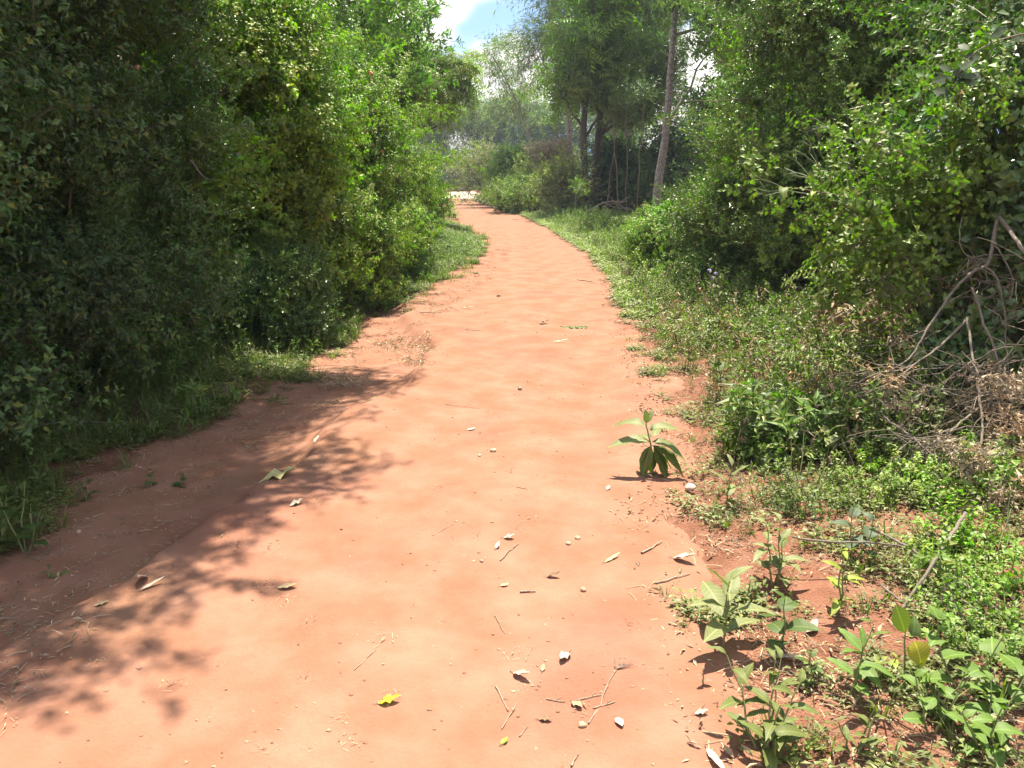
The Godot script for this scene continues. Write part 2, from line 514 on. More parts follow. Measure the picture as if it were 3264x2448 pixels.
func materials() -> void:
	M.leaf = plain("leaf", Color(1, 1, 1), 0.48, Color(0.70, 0.95, 0.25))
	M.leaf.vertex_color_use_as_albedo = true
	M.leaf_gloss = plain("glossy_leaf", Color(1, 1, 1), 0.33, Color(0.5, 0.7, 0.18))
	M.leaf_gloss.vertex_color_use_as_albedo = true
	M.dry_leaf = plain("dry_leaf", Color(1, 1, 1), 0.8, Color(0.45, 0.34, 0.24))
	M.dry_leaf.vertex_color_use_as_albedo = true
	var tex := blade_texture()
	for e in [["weed_leaf", 0.20, 0.235, 0.07], ["pale_weed_leaf", 0.30, 0.33, 0.14], ["deep_weed_leaf", 0.115, 0.175, 0.045], ["fresh_weed_leaf", 0.18, 0.29, 0.06], ["yellow_leaf", 0.62, 0.52, 0.06], ["lime_leaf", 0.36, 0.42, 0.07], ["lantana_leaf", 0.165, 0.225, 0.035], ["grey_green_leaf", 0.13, 0.18, 0.10]]:
		M[e[0]] = plain(e[0], srgb(e[1], e[2], e[3]), 0.55, Color(0.6, 0.8, 0.22))
		M[e[0]].albedo_texture = tex
		M[e[0]].metallic_specular = 0.35
	for e in [["bleached_leaf", 0.62, 0.53, 0.42], ["tan_leaf", 0.46, 0.33, 0.19], ["brown_leaf", 0.26, 0.16, 0.09], ["straw_leaf", 0.64, 0.58, 0.27], ["pink_leaf", 0.55, 0.40, 0.34]]:
		M[e[0]] = plain(e[0], srgb(e[1], e[2], e[3]), 0.75, Color(0.3, 0.26, 0.2))
		M[e[0]].albedo_texture = tex
	M.greenstem = plain("green_stem", srgb(0.17, 0.19, 0.07), 0.7)
	M.pencil = plain("pencil_stem", srgb(0.12, 0.17, 0.07), 0.6)
	M.flower_pink = plain("pink_petal", srgb(0.75, 0.35, 0.22), 0.7, Color(0.4, 0.3, 0.3))
	M.flower_violet = plain("violet_petal", srgb(0.42, 0.36, 0.70), 0.7, Color(0.3, 0.3, 0.4))
	M.twig = bark("twig_bark", srgb(0.120, 0.088, 0.060), srgb(0.224, 0.176, 0.128), 4.0, 0.3)
	M.dead = bark("dead_bark", srgb(0.160, 0.124, 0.092), srgb(0.352, 0.288, 0.224), 6.0, 0.5)
	M.grey_bark = bark("grey_bark", srgb(0.11, 0.09, 0.075), srgb(0.52, 0.47, 0.42), 0.9, 3.0)
	M.fallen_wood = bark("fallen_wood", srgb(0.27, 0.19, 0.13), srgb(0.46, 0.36, 0.26), 6.0, 0.4)
	M.dark_bark = bark("dark_bark", srgb(0.055, 0.042, 0.032), srgb(0.13, 0.10, 0.08), 1.5, 1.5)
	M.post = bark("red_post", srgb(0.26, 0.12, 0.06), srgb(0.36, 0.19, 0.10), 2.0, 0.8)
	M.path = soil("red_path_soil", [[0.15, srgb(0.210, 0.099, 0.060)], [0.5, srgb(0.238, 0.119, 0.077)], [0.85, srgb(0.270, 0.143, 0.097)]], 0.35, 0.35)
	M.soil = soil("red_soil", [[0.2, srgb(0.165, 0.073, 0.044)], [0.5, srgb(0.205, 0.096, 0.060)], [0.8, srgb(0.245, 0.127, 0.084)]], 0.5, 1.6)
	M.sand = soil("pale_road_soil", [[0.2, srgb(0.476, 0.383, 0.281)], [0.8, srgb(0.578, 0.484, 0.374)]], 0.4, 1.0)
	M.stone = plain("pebble", Color(1, 1, 1), 0.9)
	M.stone.vertex_color_use_as_albedo = true
	M.litter = plain("litter", Color(1, 1, 1), 0.85, Color(0.2, 0.16, 0.1))
	M.litter.vertex_color_use_as_albedo = true
	M.litter.backlight_enabled = false

func sky_image() -> ImageTexture:
	# blue air paling to the horizon, heaped white clouds all round
	var n := FastNoiseLite.new()
	n.seed = 30
	n.frequency = 1.15
	n.fractal_octaves = 5
	var w := 1024
	var h := 512
	var im := Image.create(w, h, false, Image.FORMAT_RGBF)
	for y in h:
		var up := (0.5 - (y + 0.5) / h) * PI
		for x in w:
			var az := ((x + 0.5) / w - 0.5) * TAU + 0.02
			var d := Vector3(sin(az) * cos(up), sin(up), -cos(az) * cos(up))
			var e := maxf(d.y, 0.0)
			var c := Color(0.42, 0.61, 0.88).lerp(Color(0.15, 0.31, 0.66), pow(e, 0.5))
			var q := n.get_noise_3d(d.x * 2.0 + 3.1, e * 3.4 + CLOUD_UP, d.z * 2.0 + CLOUD_SHIFT) + 0.10 * n.get_noise_3d(d.x * 9.0, d.y * 14.0, d.z * 9.0)
			var k := smoothstep(-0.08, 0.08, q)
			c = c.lerp(Color(1.12, 1.07, 1.02), k)
			if d.y < 0.0: c = Color(0.45, 0.42, 0.40)
			im.set_pixel(x, y, c)
	return ImageTexture.create_from_image(im)

const CLOUD_UP := 0.22
const CLOUD_SHIFT := 0.0

func _ready() -> void:
	rng.seed = 20240611
	lump.seed = 3; lump.frequency = 0.012; lump.fractal_octaves = 3
	fine.seed = 8; fine.frequency = 0.03

	# camera
	var cam := Camera3D.new()
	cam.name = "camera"
	add_child(cam)
	cam.position = Vector3(0, 1.5, 0)
	cam.rotation_degrees = Vector3(-13.73, 0, 0)
	cam.fov = 49.03
	cam.near = 0.05
	cam.far = 900.0
	cam.current = true

	# sky and sun
	var env := Environment.new()
	env.background_mode = Environment.BG_SKY
	var sky := Sky.new()
	var air := PanoramaSkyMaterial.new()
	air.panorama = sky_image()
	sky.sky_material = air
	env.sky = sky
	env.background_energy_multiplier = 0.6
	env.tonemap_mode = Environment.TONE_MAPPER_LINEAR
	env.tonemap_exposure = 3.05
	env.sdfgi_enabled = true
	env.ssao_enabled = true
	env.ssil_enabled = true
	env.fog_enabled = FOG > 0.0
	env.fog_density = FOG
	env.fog_light_color = Color(0.86, 0.92, 1.0)
	var we := WorldEnvironment.new()
	we.name = "world_environment"
	we.environment = env
	add_child(we)
	var sun := DirectionalLight3D.new()
	sun.name = "sun"
	add_child(sun)
	sun.rotation_degrees = Vector3(-70, 170, 0)
	sun.light_energy = 1.6
	sun.light_color = Color(1.0, 0.96, 0.89)
	sun.light_angular_distance = 0.55
	sun.shadow_enabled = true

	materials()
	setting()
	leaf_shapes()
	thicket_left()
	thicket_right()
	far_trees()
	verge_plants()
	dead_brush()
	on_the_path()
	ground_cover()

const FOG := 0.0007

# ---------------------------------------------------------------- the setting

func sheet(xs: PackedFloat32Array, ds: PackedFloat32Array, height: Callable, tone: Callable) -> ArrayMesh:
	var g := Geo.new()
	for d in ds:
		for x in xs:
			var e: Array = height.call(x, d)
			g.v.append(Vector3(e[0], e[1], -d))
			g.c.append(tone.call(e[0], d))
	var w := xs.size()
	for k in ds.size() - 1:
		for s in w - 1:
			var a := k * w + s
			g.tri(a, a + w, a + 1)
			g.tri(a + 1, a + w, a + w + 1)
	for k in g.v.size(): g.n.append(Vector3.ZERO)
	for t in range(0, g.i.size(), 3):
		var n := (g.v[g.i[t + 2]] - g.v[g.i[t]]).cross(g.v[g.i[t + 1]] - g.v[g.i[t]])
		if n.y < 0.0: n = -n
		for s in 3: g.n[g.i[t + s]] += n
	for k in g.n.size(): g.n[k] = g.n[k].normalized()
	return g.mesh()

func spaced(from: float, to: float, first: float, grow: float) -> PackedFloat32Array:
	var out := PackedFloat32Array([from])
	var step := first
	while out[-1] < to:
		out.append(minf(out[-1] + step, to))
		step *= grow
	return out

func setting() -> void:
	# ground: one sheet to the horizon; it dips under the path
	var xs := PackedFloat32Array()
	var half := spaced(0.0, 420.0, 0.12, 1.055)
	for k in range(half.size() - 1, 0, -1): xs.append(-half[k])
	for e in half: xs.append(e)
	var ds := PackedFloat32Array()
	var behind := spaced(0.0, 420.0, 0.3, 1.2)
	for k in range(behind.size() - 1, 0, -1): ds.append(-behind[k])
	for e in spaced(0.0, 420.0, 0.12, 1.02): ds.append(e)
	var low := func(x: float, d: float) -> Array:
		var y := ground(x, d)
		if d < 70.0:
			var l := along(EDGE_L, d)
			var e := along(EDGE_R, d)
			y -= 0.07 * smoothstep(l - 0.02, l + 0.2, x) * smoothstep(e + 0.02, e - 0.2, x)
		return [x, y]
	var tone := func(x: float, d: float) -> Color:
		var k := 1.0 + 0.25 * lump.get_noise_2d(x * 50.0, d * 50.0)
		return Color(k, k, k)
	var o := put("ground", sheet(xs, ds, low, tone), M.soil)
	tag(o, "red brown earth under the weeds and thicket", "ground", "", "structure")
	# the path: a finely modelled strip between its two ragged edges
	var us := PackedFloat32Array()
	for k in 151: us.append(k / 150.0)
	var rows := PackedFloat32Array()
	var at := -3.0
	while at < 66.0:
		rows.append(at)
		at += 0.14 if at < 1.2 else 0.0115 * at + 0.004
	var strip := func(u: float, d: float) -> Array:
		var l := along(EDGE_L, d) - 0.22 + 0.22 * fine.get_noise_2d(d * 45.0, 50.0)
		var e := along(EDGE_R, d) + 0.20 + 0.22 * fine.get_noise_2d(d * 45.0, 90.0)
		var x := lerpf(l, e, u)
		var y := ground(x, d) + 0.012
		var edge := minf(u, 1.0 - u)
		y -= 0.07 * (1.0 - smoothstep(0.0, 0.06, edge))
		if d < 14.0:
			y += 0.0008 * fine.get_noise_2d(x * 190.0, d * 190.0) + 0.002 * fine.get_noise_2d(x * 700.0, d * 600.0)
			# a line of tyre prints pressed into the dust
			var line := lerpf(0.10, 0.32, (d - 5.6) / 4.0)
			if d > 5.4 and d < 9.8: y -= 0.012 * exp(-pow((x - line) / 0.07, 2.0)) * (0.5 + 0.5 * sin(d * 38.0 + absf(x - line) * 30.0))
		return [x, y]
	var dust := func(x: float, d: float) -> Color:
		var k := 1.0 + 0.14 * lump.get_noise_2d(x * 45.0 + 30.0, d * 28.0) + 0.06 * fine.get_noise_2d(x * 60.0, d * 40.0)
		var t := (x - along(STEP, d)) / maxf(along(EDGE_R, d) - along(STEP, d), 0.3)
		k += 0.07 * exp(-pow((t - 0.30) / 0.12, 2.0)) + 0.06 * exp(-pow((t - 0.72) / 0.12, 2.0))
		return Color(k, k * (1.0 + 0.08 * lump.get_noise_2d(x * 60.0, d * 60.0 + 90.0)), k)
	o = put("dirt_path", sheet(us, rows, strip, dust), M.path)
	tag(o, "bare red dirt path winding between the bushes", "path", "", "structure")
	# the pale road that crosses at the far end
	var ru := PackedFloat32Array()
	for k in 61: ru.append(-70.0 + k * 2.2)
	var rd := PackedFloat32Array()
	for k in 18: rd.append(64.5 + k * 0.75)
	var road := func(x: float, d: float) -> Array:
		return [x, ground(x, d) + 0.03 - 0.08 * smoothstep(5.6, 6.4, absf(d - 70.8))]
	var even := func(x: float, d: float) -> Color:
		var k := 1.0 + 0.12 * lump.get_noise_2d(x * 30.0, d * 60.0)
		return Color(k, k, k)
	o = put("crossing_road", sheet(ru, rd, road, even), M.sand)
	tag(o, "pale sandy road crossing at the far end of the path", "road", "", "structure")

func leaf_shapes() -> void:
	big_leaf("long_a", 0.16, 0.058, 0.35, 0.30, 0.07)
	big_leaf("long_b", 0.15, 0.052, 0.70, 0.35, 0.09)
	big_leaf("long_c", 0.14, 0.056, 0.15, 0.25, 0.06)
	big_leaf("limp_a", 0.17, 0.070, 1.00, 0.45, 0.10)
	big_leaf("limp_b", 0.155, 0.064, 0.8, 0.50, 0.12)
	big_leaf("ovate_a", 0.10, 0.062, 0.35, 0.20, 0.05, 0.36)
	big_leaf("ovate_b", 0.10, 0.058, 0.6, 0.28, 0.06, 0.36)
	big_leaf("heart", 0.10, 0.085, 0.35, 0.15, 0.04, 0.30)
	big_leaf("spoon", 0.10, 0.062, 0.12, 0.12, 0.02, 0.55)
	big_leaf("curl_a", 0.10, 0.045, -0.35, 0.55, 0.12)
	big_leaf("curl_b", 0.10, 0.050, -0.15, 0.35, 0.20)
	big_leaf("flat", 0.10, 0.048, -0.05, 0.16, 0.08)
	big_leaf("sickle", 0.13, 0.024, -0.12, 0.30, 0.10)

# ---------------------------------------------------------------- left of the path

func thicket_left() -> void:
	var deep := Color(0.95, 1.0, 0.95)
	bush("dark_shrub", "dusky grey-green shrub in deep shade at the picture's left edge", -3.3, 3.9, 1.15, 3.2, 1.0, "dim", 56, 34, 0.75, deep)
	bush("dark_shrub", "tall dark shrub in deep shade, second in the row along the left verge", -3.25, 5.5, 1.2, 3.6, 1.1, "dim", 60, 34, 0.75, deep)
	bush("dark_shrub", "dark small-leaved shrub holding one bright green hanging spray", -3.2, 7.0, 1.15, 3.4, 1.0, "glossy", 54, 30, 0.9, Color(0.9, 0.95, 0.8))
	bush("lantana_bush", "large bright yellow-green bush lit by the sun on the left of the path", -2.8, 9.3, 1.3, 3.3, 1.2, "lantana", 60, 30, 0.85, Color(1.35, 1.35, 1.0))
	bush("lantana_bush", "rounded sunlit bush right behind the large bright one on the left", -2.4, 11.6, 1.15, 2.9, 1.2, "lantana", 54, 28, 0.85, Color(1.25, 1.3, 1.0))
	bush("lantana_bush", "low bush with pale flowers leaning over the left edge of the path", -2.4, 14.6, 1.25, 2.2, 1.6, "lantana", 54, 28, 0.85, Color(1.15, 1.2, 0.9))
	bush("leafy_shrub", "low green bush at the left path edge where the path narrows", -2.5, 18.8, 1.1, 1.4, 1.9, "lantana", 46, 26, 0.9, Color(0.9, 0.95, 0.9))
	bush("leafy_shrub", "green bush beside the bend of the path, before the pale road", -4.4, 24.0, 1.6, 2.4, 2.4, "lance", 50, 24, 0.9, Color(1.0, 1.0, 0.9))
	bush("leafy_shrub", "far green bush hiding the left end of the pale road", -6.9, 36.0, 2.4, 2.4, 4.0, "glossy", 56, 24, 1.5, Color(1.2, 1.15, 1.0))
	bush("low_lantana", "low yellow-green bush spilling onto the path edge under the large bright one", -2.0, 10.3, 0.65, 1.15, 0.8, "lantana", 34, 26, 0.7, Color(1.3, 1.3, 1.0))
	bush("low_lantana", "low bush at the path edge between the rounded and the flowering bush", -1.75, 12.9, 0.6, 1.0, 0.8, "lantana", 30, 26, 0.7, Color(1.2, 1.25, 1.0))
	bush("low_lantana", "small leafy bush at the shaded foot of the large bright one", -2.25, 8.2, 0.5, 0.8, 0.6, "glossy", 28, 24, 0.7, Color(1.1, 1.15, 1.0))
	bush("tall_shrub", "tall leafy thicket rising behind the large bright bush", -4.6, 11.5, 1.5, 4.8, 1.5, "glossy", 60, 28, 1.1, Color(1.4, 1.4, 1.1))
	bush("tall_shrub", "tall bluish green shrub rising behind the low flowering bush", -3.9, 16.0, 1.5, 4.6, 1.7, "glossy", 60, 28, 1.2, Color(1.5, 1.5, 1.4))
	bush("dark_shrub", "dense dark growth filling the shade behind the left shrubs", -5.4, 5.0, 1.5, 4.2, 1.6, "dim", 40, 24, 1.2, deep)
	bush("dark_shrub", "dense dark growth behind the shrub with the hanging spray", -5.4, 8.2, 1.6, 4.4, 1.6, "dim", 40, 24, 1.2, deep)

	# trees that overhang the left side and throw the leafy shade on the soil
	tree("feathery_tree", "tall feathery-leaved tree overhanging the shaded left side of the path", -4.4, 7.4, [Vector3(0, -0.1, 0), Vector3(0.1, 1.5, 0.1), Vector3(0.3, 3.0, -0.1), Vector3(0.6, 4.6, 0.1), Vector3(0.9, 6.2, 0)], 0.14, 0.05,
		[[Vector3(1.5, 4.9, 0.9), Vector3(1.7, 0.8, 2.0), 44, 28, 0.55], [Vector3(2.95, 5.0, 0.4), Vector3(0.75, 0.5, 1.9), 24, 22, 0.5], [Vector3(0.2, 5.6, 1.8), Vector3(2.2, 1.0, 2.2), 30, 26, 0.6], [Vector3(-0.6, 5.8, -0.6), Vector3(2.0, 1.1, 1.6), 22, 24, 0.6]], "acacia", 1.2, Color(1, 1, 1), M.dark_bark)
	tree("broad_tree", "dark broad-crowned tree shading the left edge near the camera", -4.8, 4.4, [Vector3(0, -0.1, 0), Vector3(0.2, 1.4, 0), Vector3(0.1, 3.0, 0.2), Vector3(0.5, 5.4, 0)], 0.15, 0.05,
		[[Vector3(0.8, 4.6, 0.2), Vector3(1.9, 1.0, 2.4), 62, 30, 0.55], [Vector3(2.7, 4.6, -0.8), Vector3(1.2, 0.6, 2.0), 40, 24, 0.5], [Vector3(3.5, 4.8, -1.2), Vector3(0.5, 0.4, 0.8), 9, 16, 0.4], [Vector3(-0.6, 5.2, 0.6), Vector3(2.2, 1.2, 2.4), 30, 24, 0.6]], "dim", 1.2, Color(1, 1, 1), M.dark_bark)
	tree("broad_tree", "broad tree outside the left edge whose shade falls on the near soil", -7.0, 3.2, [Vector3(0, -0.1, 0), Vector3(0.2, 1.6, 0), Vector3(0.1, 3.4, 0.2), Vector3(0.5, 6.0, 0)], 0.17, 0.06,
		[[Vector3(1.0, 5.6, 0.2), Vector3(2.8, 1.3, 3.0), 70, 30, 0.7], [Vector3(2.4, 6.4, -2.4), Vector3(2.6, 1.0, 2.6), 50, 28, 0.7]], "dim", 1.5, Color(1, 1, 1), M.dark_bark)
	tree("feathery_tree", "feathery tree whose fronds reach into the top of the sky gap", -4.6, 13.0, [Vector3(0, -0.1, 0), Vector3(0.1, 2.0, 0), Vector3(0.4, 4.0, 0.1), Vector3(0.8, 6.4, 0)], 0.13, 0.05,
		[[Vector3(1.2, 5.4, -0.3), Vector3(1.5, 0.7, 1.2), 18, 20, 0.5], [Vector3(-0.2, 5.9, 0), Vector3(2.2, 1.3, 2.0), 30, 24, 0.65]], "acacia", 1.3, Color(1.1, 1.1, 1.0), M.dark_bark)
	tree("leafy_tree", "tall dense tree with drooping leaves left of the sky gap", -4.6, 21.0, [Vector3(0, -0.1, 0), Vector3(0.1, 2.5, 0), Vector3(0.3, 5.0, 0.1), Vector3(0.5, 8.4, 0)], 0.18, 0.06,
		[[Vector3(1.6, 4.6, 0), Vector3(1.5, 1.5, 1.8), 30, 26, 0.65], [Vector3(0.1, 6.8, 0), Vector3(1.8, 1.8, 2.2), 44, 24, 0.7], [Vector3(-1.2, 5.0, 0.4), Vector3(1.8, 2.2, 2.0), 34, 24, 0.75]], "lance", 1.25, Color(1.5, 1.55, 1.5), M.dark_bark, 0.0)
	tree("leafy_tree", "low spreading tree with bronze young leaves under the dense left tree", -3.6, 25.5, [Vector3(0, -0.1, 0), Vector3(0.1, 1.5, 0), Vector3(0.5, 3.0, 0), Vector3(0.8, 4.6, 0)], 0.13, 0.05,
		[[Vector3(0.9, 3.7, 0), Vector3(1.9, 1.1, 1.8), 40, 24, 0.6]], "ash", 1.1, Color(1.9, 1.5, 1.1), M.dark_bark)
	tree("leafy_tree", "tree bending towards the path left of the pale road", -5.6, 33.0, [Vector3(0, -0.1, 0), Vector3(0.2, 2.5, 0), Vector3(1.0, 4.6, 0), Vector3(2.0, 6.6, 0)], 0.17, 0.06,
		[[Vector3(1.7, 5.0, 0), Vector3(1.3, 1.0, 1.6), 26, 24, 0.6], [Vector3(0.8, 5.0, 0.2), Vector3(2.0, 1.8, 2.0), 36, 24, 0.75]], "lance", 1.4, Color(1.5, 1.5, 1.4), M.dark_bark, 0.0)
	tree("leafy_tree", "large tree closing the thicket above the left shrubs", -8.2, 11.0, [Vector3(0, -0.1, 0), Vector3(0.1, 3.0, 0), Vector3(0.4, 7.4, 0)], 0.2, 0.07,
		[[Vector3(0.4, 6.0, 0), Vector3(2.8, 2.6, 2.8), 60, 22, 0.95]], "dim", 1.8, Color(1.0, 1.0, 1.0), M.dark_bark)
	tree("leafy_tree", "tall tree behind the dense drooping one on the left", -9.0, 22.0, [Vector3(0, -0.1, 0), Vector3(0.1, 3.0, 0), Vector3(0.4, 8.0, 0)], 0.2, 0.07,
		[[Vector3(0.4, 6.4, 0), Vector3(3.2, 3.0, 3.0), 60, 22, 1.0]], "glossy", 2.2, Color(1.2, 1.2, 1.1), M.dark_bark)

	# the one bright hanging spray in the dark shrub
	var o := base("leaf_spray", Vector3(-1.72, 1.462, -4.9), "spray of large bright green leaves hanging in the dark left shrub", "branch")
	stick("twig", wander(Vector3(-0.18, 0.14, -0.25), Vector3(0.05, 0.0, 0.0), 5, 0.05), 0.006, 0.003, M.twig, o, 5)
	for k in 14:
		var a := k * 2.4
		leaf_on(o, leafs.spoon, M.fresh_weed_leaf, Vector3(r(-0.08, 0.1), r(-0.03, 0.03), r(-0.04, 0.04)), Vector3(cos(a), r(-0.8, 0.2), sin(a) * 0.6).normalized(), Vector3.UP, r(0.9, 1.35))
	flowers([Vector3(-2.682, 2.258, -6.4), Vector3(-0.734, 0.201, -14.0), Vector3(-1.882, 0.822, -13.6), Vector3(-1.476, 0.894, -13.6), Vector3(-1.131, 1.049, -14.4), Vector3(-1.494, 2.567, -9.4), Vector3(-1.639, 1.812, -11.0), Vector3(-1.718, 0.546, -13.4)], "lantana_flower", ["orange-pink flower head alone in the dark shrubs at upper left", "pink flower head lowest on the bush leaning over the path", "pink flower head on the face of the low flowering bush", "pink flower head right of the one on the flowering bush's face", "pink flower head at the path-side tip of the flowering bush", "pink flower head topping the large bright bush", "pink flower head on the rounded bush behind the large bright one", "pink flower head low on the flowering bush's left side"], "flower heads on the left bushes", M.flower_pink, 0.035)

func flowers(at: Array, called: String, labels: Array, group: String, m: Material, size: float) -> void:
	for which in at.size():
		var p: Vector3 = at[which]
		var g := Geo.new()
		for k in 14:
			var d := ball().normalized()
			d.y = absf(d.y) + 0.1
			d = d.normalized()
			var f := frame(d, Vector3.UP)
			var b := g.v.size()
			var c: Vector3 = d * size * 0.8
			for s in 5:
				var a := TAU * s / 5
				g.v.append(c + (f.x * cos(a) + f.z * sin(a)) * size * 0.36 + d * size * 0.1 * (s % 2))
			for s in 3: g.tri(b, b + s + 1, b + s + 2)
		tube(g, PackedVector3Array([Vector3(0, -size * 3.0, 0), Vector3(0, -size, 0), Vector3(0, size * 0.4, 0)]), 0.0016, 0.0012, 4)
		g.n.clear()
		var o := put(called, g.mesh(), m)
		o.position = p
		tag(o, labels[which], "flower", group)

# ---------------------------------------------------------------- right of the path

func thicket_right() -> void:
	bush("glossy_shrub", "big glossy dark-green shrub glinting in the sun on the right", 3.7, 10.4, 1.5, 4.3, 1.5, "glossy", 70, 30, 1.0, Color(1.45, 1.4, 1.05))
	bush("glossy_shrub", "glossy shrub just left of the big glinting one, behind the flowering weed", 4.25, 13.8, 1.1, 3.4, 1.4, "glossy", 50, 26, 1.1, Color(1.6, 1.5, 1.1))
	bush("leafy_shrub", "light green shrub with long leaves right of the pale trunk", 6.0, 18.5, 1.5, 4.4, 1.5, "lance", 50, 24, 1.0, Color(1.5, 1.5, 1.1))
	bush("leafy_shrub", "low bush in the verge just in front of the pale trunk", 4.9, 21.8, 1.0, 0.95, 1.2, "herb", 34, 24, 1.3, Color(1.1, 1.15, 0.9))
	bush("leafy_shrub", "dark leafy bush at the foot of the thicket behind the flowering weed", 2.9, 10.6, 0.9, 1.3, 0.9, "glossy", 34, 26, 0.8, Color(1.2, 1.2, 1.0))
	bush("leafy_shrub", "small leafy bush at the right path edge past the flowering weed", 2.3, 13.0, 0.55, 0.85, 0.9, "lantana", 26, 22, 0.7, Color(1.1, 1.2, 0.9))
	bush("leafy_shrub", "leafy bush on the right verge below the long-leaved shrub", 3.0, 16.8, 0.75, 0.6, 1.3, "herb", 32, 24, 1.1, Color(1.1, 1.15, 0.9))
	bush("tall_shrub", "tall shadowy shrub at the right edge behind the bright cane bush", 4.3, 7.0, 1.3, 3.9, 1.3, "dim", 52, 28, 1.0, Color(1.2, 1.25, 1.0))
	bush("tall_shrub", "shrub in the upper right corner carrying blue-green round leaves", 3.15, 5.2, 0.75, 1.9, 0.8, "round", 34, 22, 0.8, Color(0.9, 1.0, 0.8), "", Vector3(0.1, 0.9, 0))
	bush("tall_shrub", "dense growth closing the thicket behind the dead branches", 4.1, 4.6, 1.0, 2.9, 1.2, "dim", 44, 26, 1.0, Color(1.0, 1.05, 0.95))
	tree("leafy_tree", "tall leafy tree standing behind the big glossy shrub", 6.3, 17.6, [Vector3(0, -0.1, 0), Vector3(-0.1, 2.0, 0), Vector3(-0.4, 4.0, 0.1), Vector3(-0.5, 6.6, 0)], 0.15, 0.05,
		[[Vector3(-0.5, 5.0, 0), Vector3(2.2, 1.8, 2.0), 60, 28, 0.7], [Vector3(-0.2, 3.2, 0.3), Vector3(1.9, 1.6, 1.6), 40, 26, 0.65]], "glossy", 1.5, Color(1.6, 1.55, 1.3), M.dark_bark)
	tree("leafy_tree", "dense tree at the top right above the cane bush", 6.2, 10.2, [Vector3(0, -0.1, 0), Vector3(-0.1, 2.0, 0), Vector3(-0.4, 3.6, 0.1), Vector3(-0.5, 5.6, 0)], 0.15, 0.05,
		[[Vector3(-0.6, 3.9, 0), Vector3(2.0, 1.7, 1.9), 60, 26, 0.7]], "round", 1.2, Color(1.3, 1.35, 1.0), M.dark_bark)
	tree("leafy_tree", "tree with hanging fronds right of the pale trunk", 7.6, 25.0, [Vector3(0, -0.1, 0), Vector3(-0.1, 2.0, 0), Vector3(-0.3, 5.0, 0.1), Vector3(-0.4, 8.0, 0)], 0.16, 0.05,
		[[Vector3(-0.6, 6.0, 0), Vector3(2.4, 2.2, 2.2), 60, 26, 0.8], [Vector3(-0.2, 3.4, 0), Vector3(2.0, 1.5, 1.8), 30, 24, 0.7]], "lance", 1.5, Color(1.1, 1.15, 1.1), M.dark_bark, 0.1)
	# the thicket goes on beside and beyond the edges of the picture
	bush("thicket_shrub", "dense shrub continuing the thicket past the right edge, beside the dead branches", 4.9, 3.0, 1.3, 2.6, 1.1, "glossy", 40, 24, 1.1, Color(1.2, 1.2, 1.0))
	bush("thicket_shrub", "dense shrub past the right edge, nearest the camera", 4.6, 0.9, 1.2, 2.4, 1.1, "lance", 36, 22, 1.0, Color(1.1, 1.1, 1.0))
	bush("thicket_shrub", "tall shrub behind the dead branches, beyond the right edge", 6.3, 5.2, 1.5, 3.4, 1.6, "glossy", 44, 24, 1.2, Color(1.2, 1.2, 1.0))
	bush("thicket_shrub", "tall shrub deep in the thicket behind the big glossy shrub", 6.6, 8.0, 1.5, 3.6, 1.5, "lance", 44, 24, 1.2, Color(1.1, 1.1, 1.0))
	bush("thicket_shrub", "shrub past the left edge, nearest the camera", -3.9, 1.8, 1.2, 2.6, 1.1, "dim", 40, 26, 0.9, Color(1.0, 1.0, 1.0))
	# pencil-stemmed succulent in the upper right
	var o := base("pencil_shrub", on(3.35, 6.0), "leafless shrub of thin green pencil-like stems in the upper right", "shrub")
	for s in 7:
		var a := r(0, TAU)
		pencil(o, Vector3(cos(a) * 0.08, -0.03, sin(a) * 0.08), Vector3(-0.35 + 0.25 * cos(a), 1.0, 0.3 * sin(a)).normalized(), 1.0, 0.011, 4)
	# lantana: arching canes with each leaf its own part
	var l := base("cane_bush", on(2.75, 5.4), "bush of arching canes with bright ovate leaves at the middle right", "shrub")
	var foot := l.position
	var arcs := [
		[Vector3(2.966, 0.776, -5.3), Vector3(2.359, 1.277, -5.0), Vector3(1.878, 1.398, -4.9), Vector3(1.501, 1.45, -4.8)], [Vector3(3.009, 0.892, -5.3), Vector3(2.44, 1.277, -5.0), Vector3(2.044, 1.321, -4.9), Vector3(1.695, 1.286, -4.8)],
		[Vector3(2.942, 0.76, -5.2), Vector3(2.432, 1.117, -5.0), Vector3(2.061, 1.151, -4.9), Vector3(1.741, 1.055, -4.8)], [Vector3(2.875, 0.615, -5.2), Vector3(2.43, 0.899, -5.0), Vector3(2.136, 0.938, -4.9), Vector3(1.918, 0.844, -4.8)],
		[Vector3(3.006, 1.123, -5.3), Vector3(2.606, 1.461, -5.0), Vector3(2.303, 1.589, -4.9), Vector3(1.938, 1.71, -4.8)], [Vector3(3.027, 1.179, -5.3), Vector3(2.679, 1.513, -5.0), Vector3(2.453, 1.639, -4.9), Vector3(2.211, 1.714, -4.9)],
		[Vector3(2.944, 1.378, -5.2), Vector3(2.735, 1.693, -5.0), Vector3(2.557, 1.838, -4.9), Vector3(2.323, 1.879, -4.8)], [Vector3(3.055, 1.378, -5.2), Vector3(2.806, 1.714, -4.9), Vector3(2.643, 1.926, -4.8), Vector3(2.483, 1.998, -4.8)],
		[Vector3(2.993, 1.008, -5.3), Vector3(2.562, 1.354, -5.1), Vector3(2.293, 1.383, -5.0), Vector3(2.001, 1.357, -5.0)], [Vector3(3.034, 1.13, -5.2), Vector3(2.8, 1.409, -5.0), Vector3(2.612, 1.614, -4.9), Vector3(2.419, 1.71, -4.8)], [Vector3(2.902, 0.847, -5.2), Vector3(2.332, 1.036, -5.0), Vector3(1.943, 0.992, -4.9), Vector3(1.831, 0.923, -4.8)]]
	var tips := []
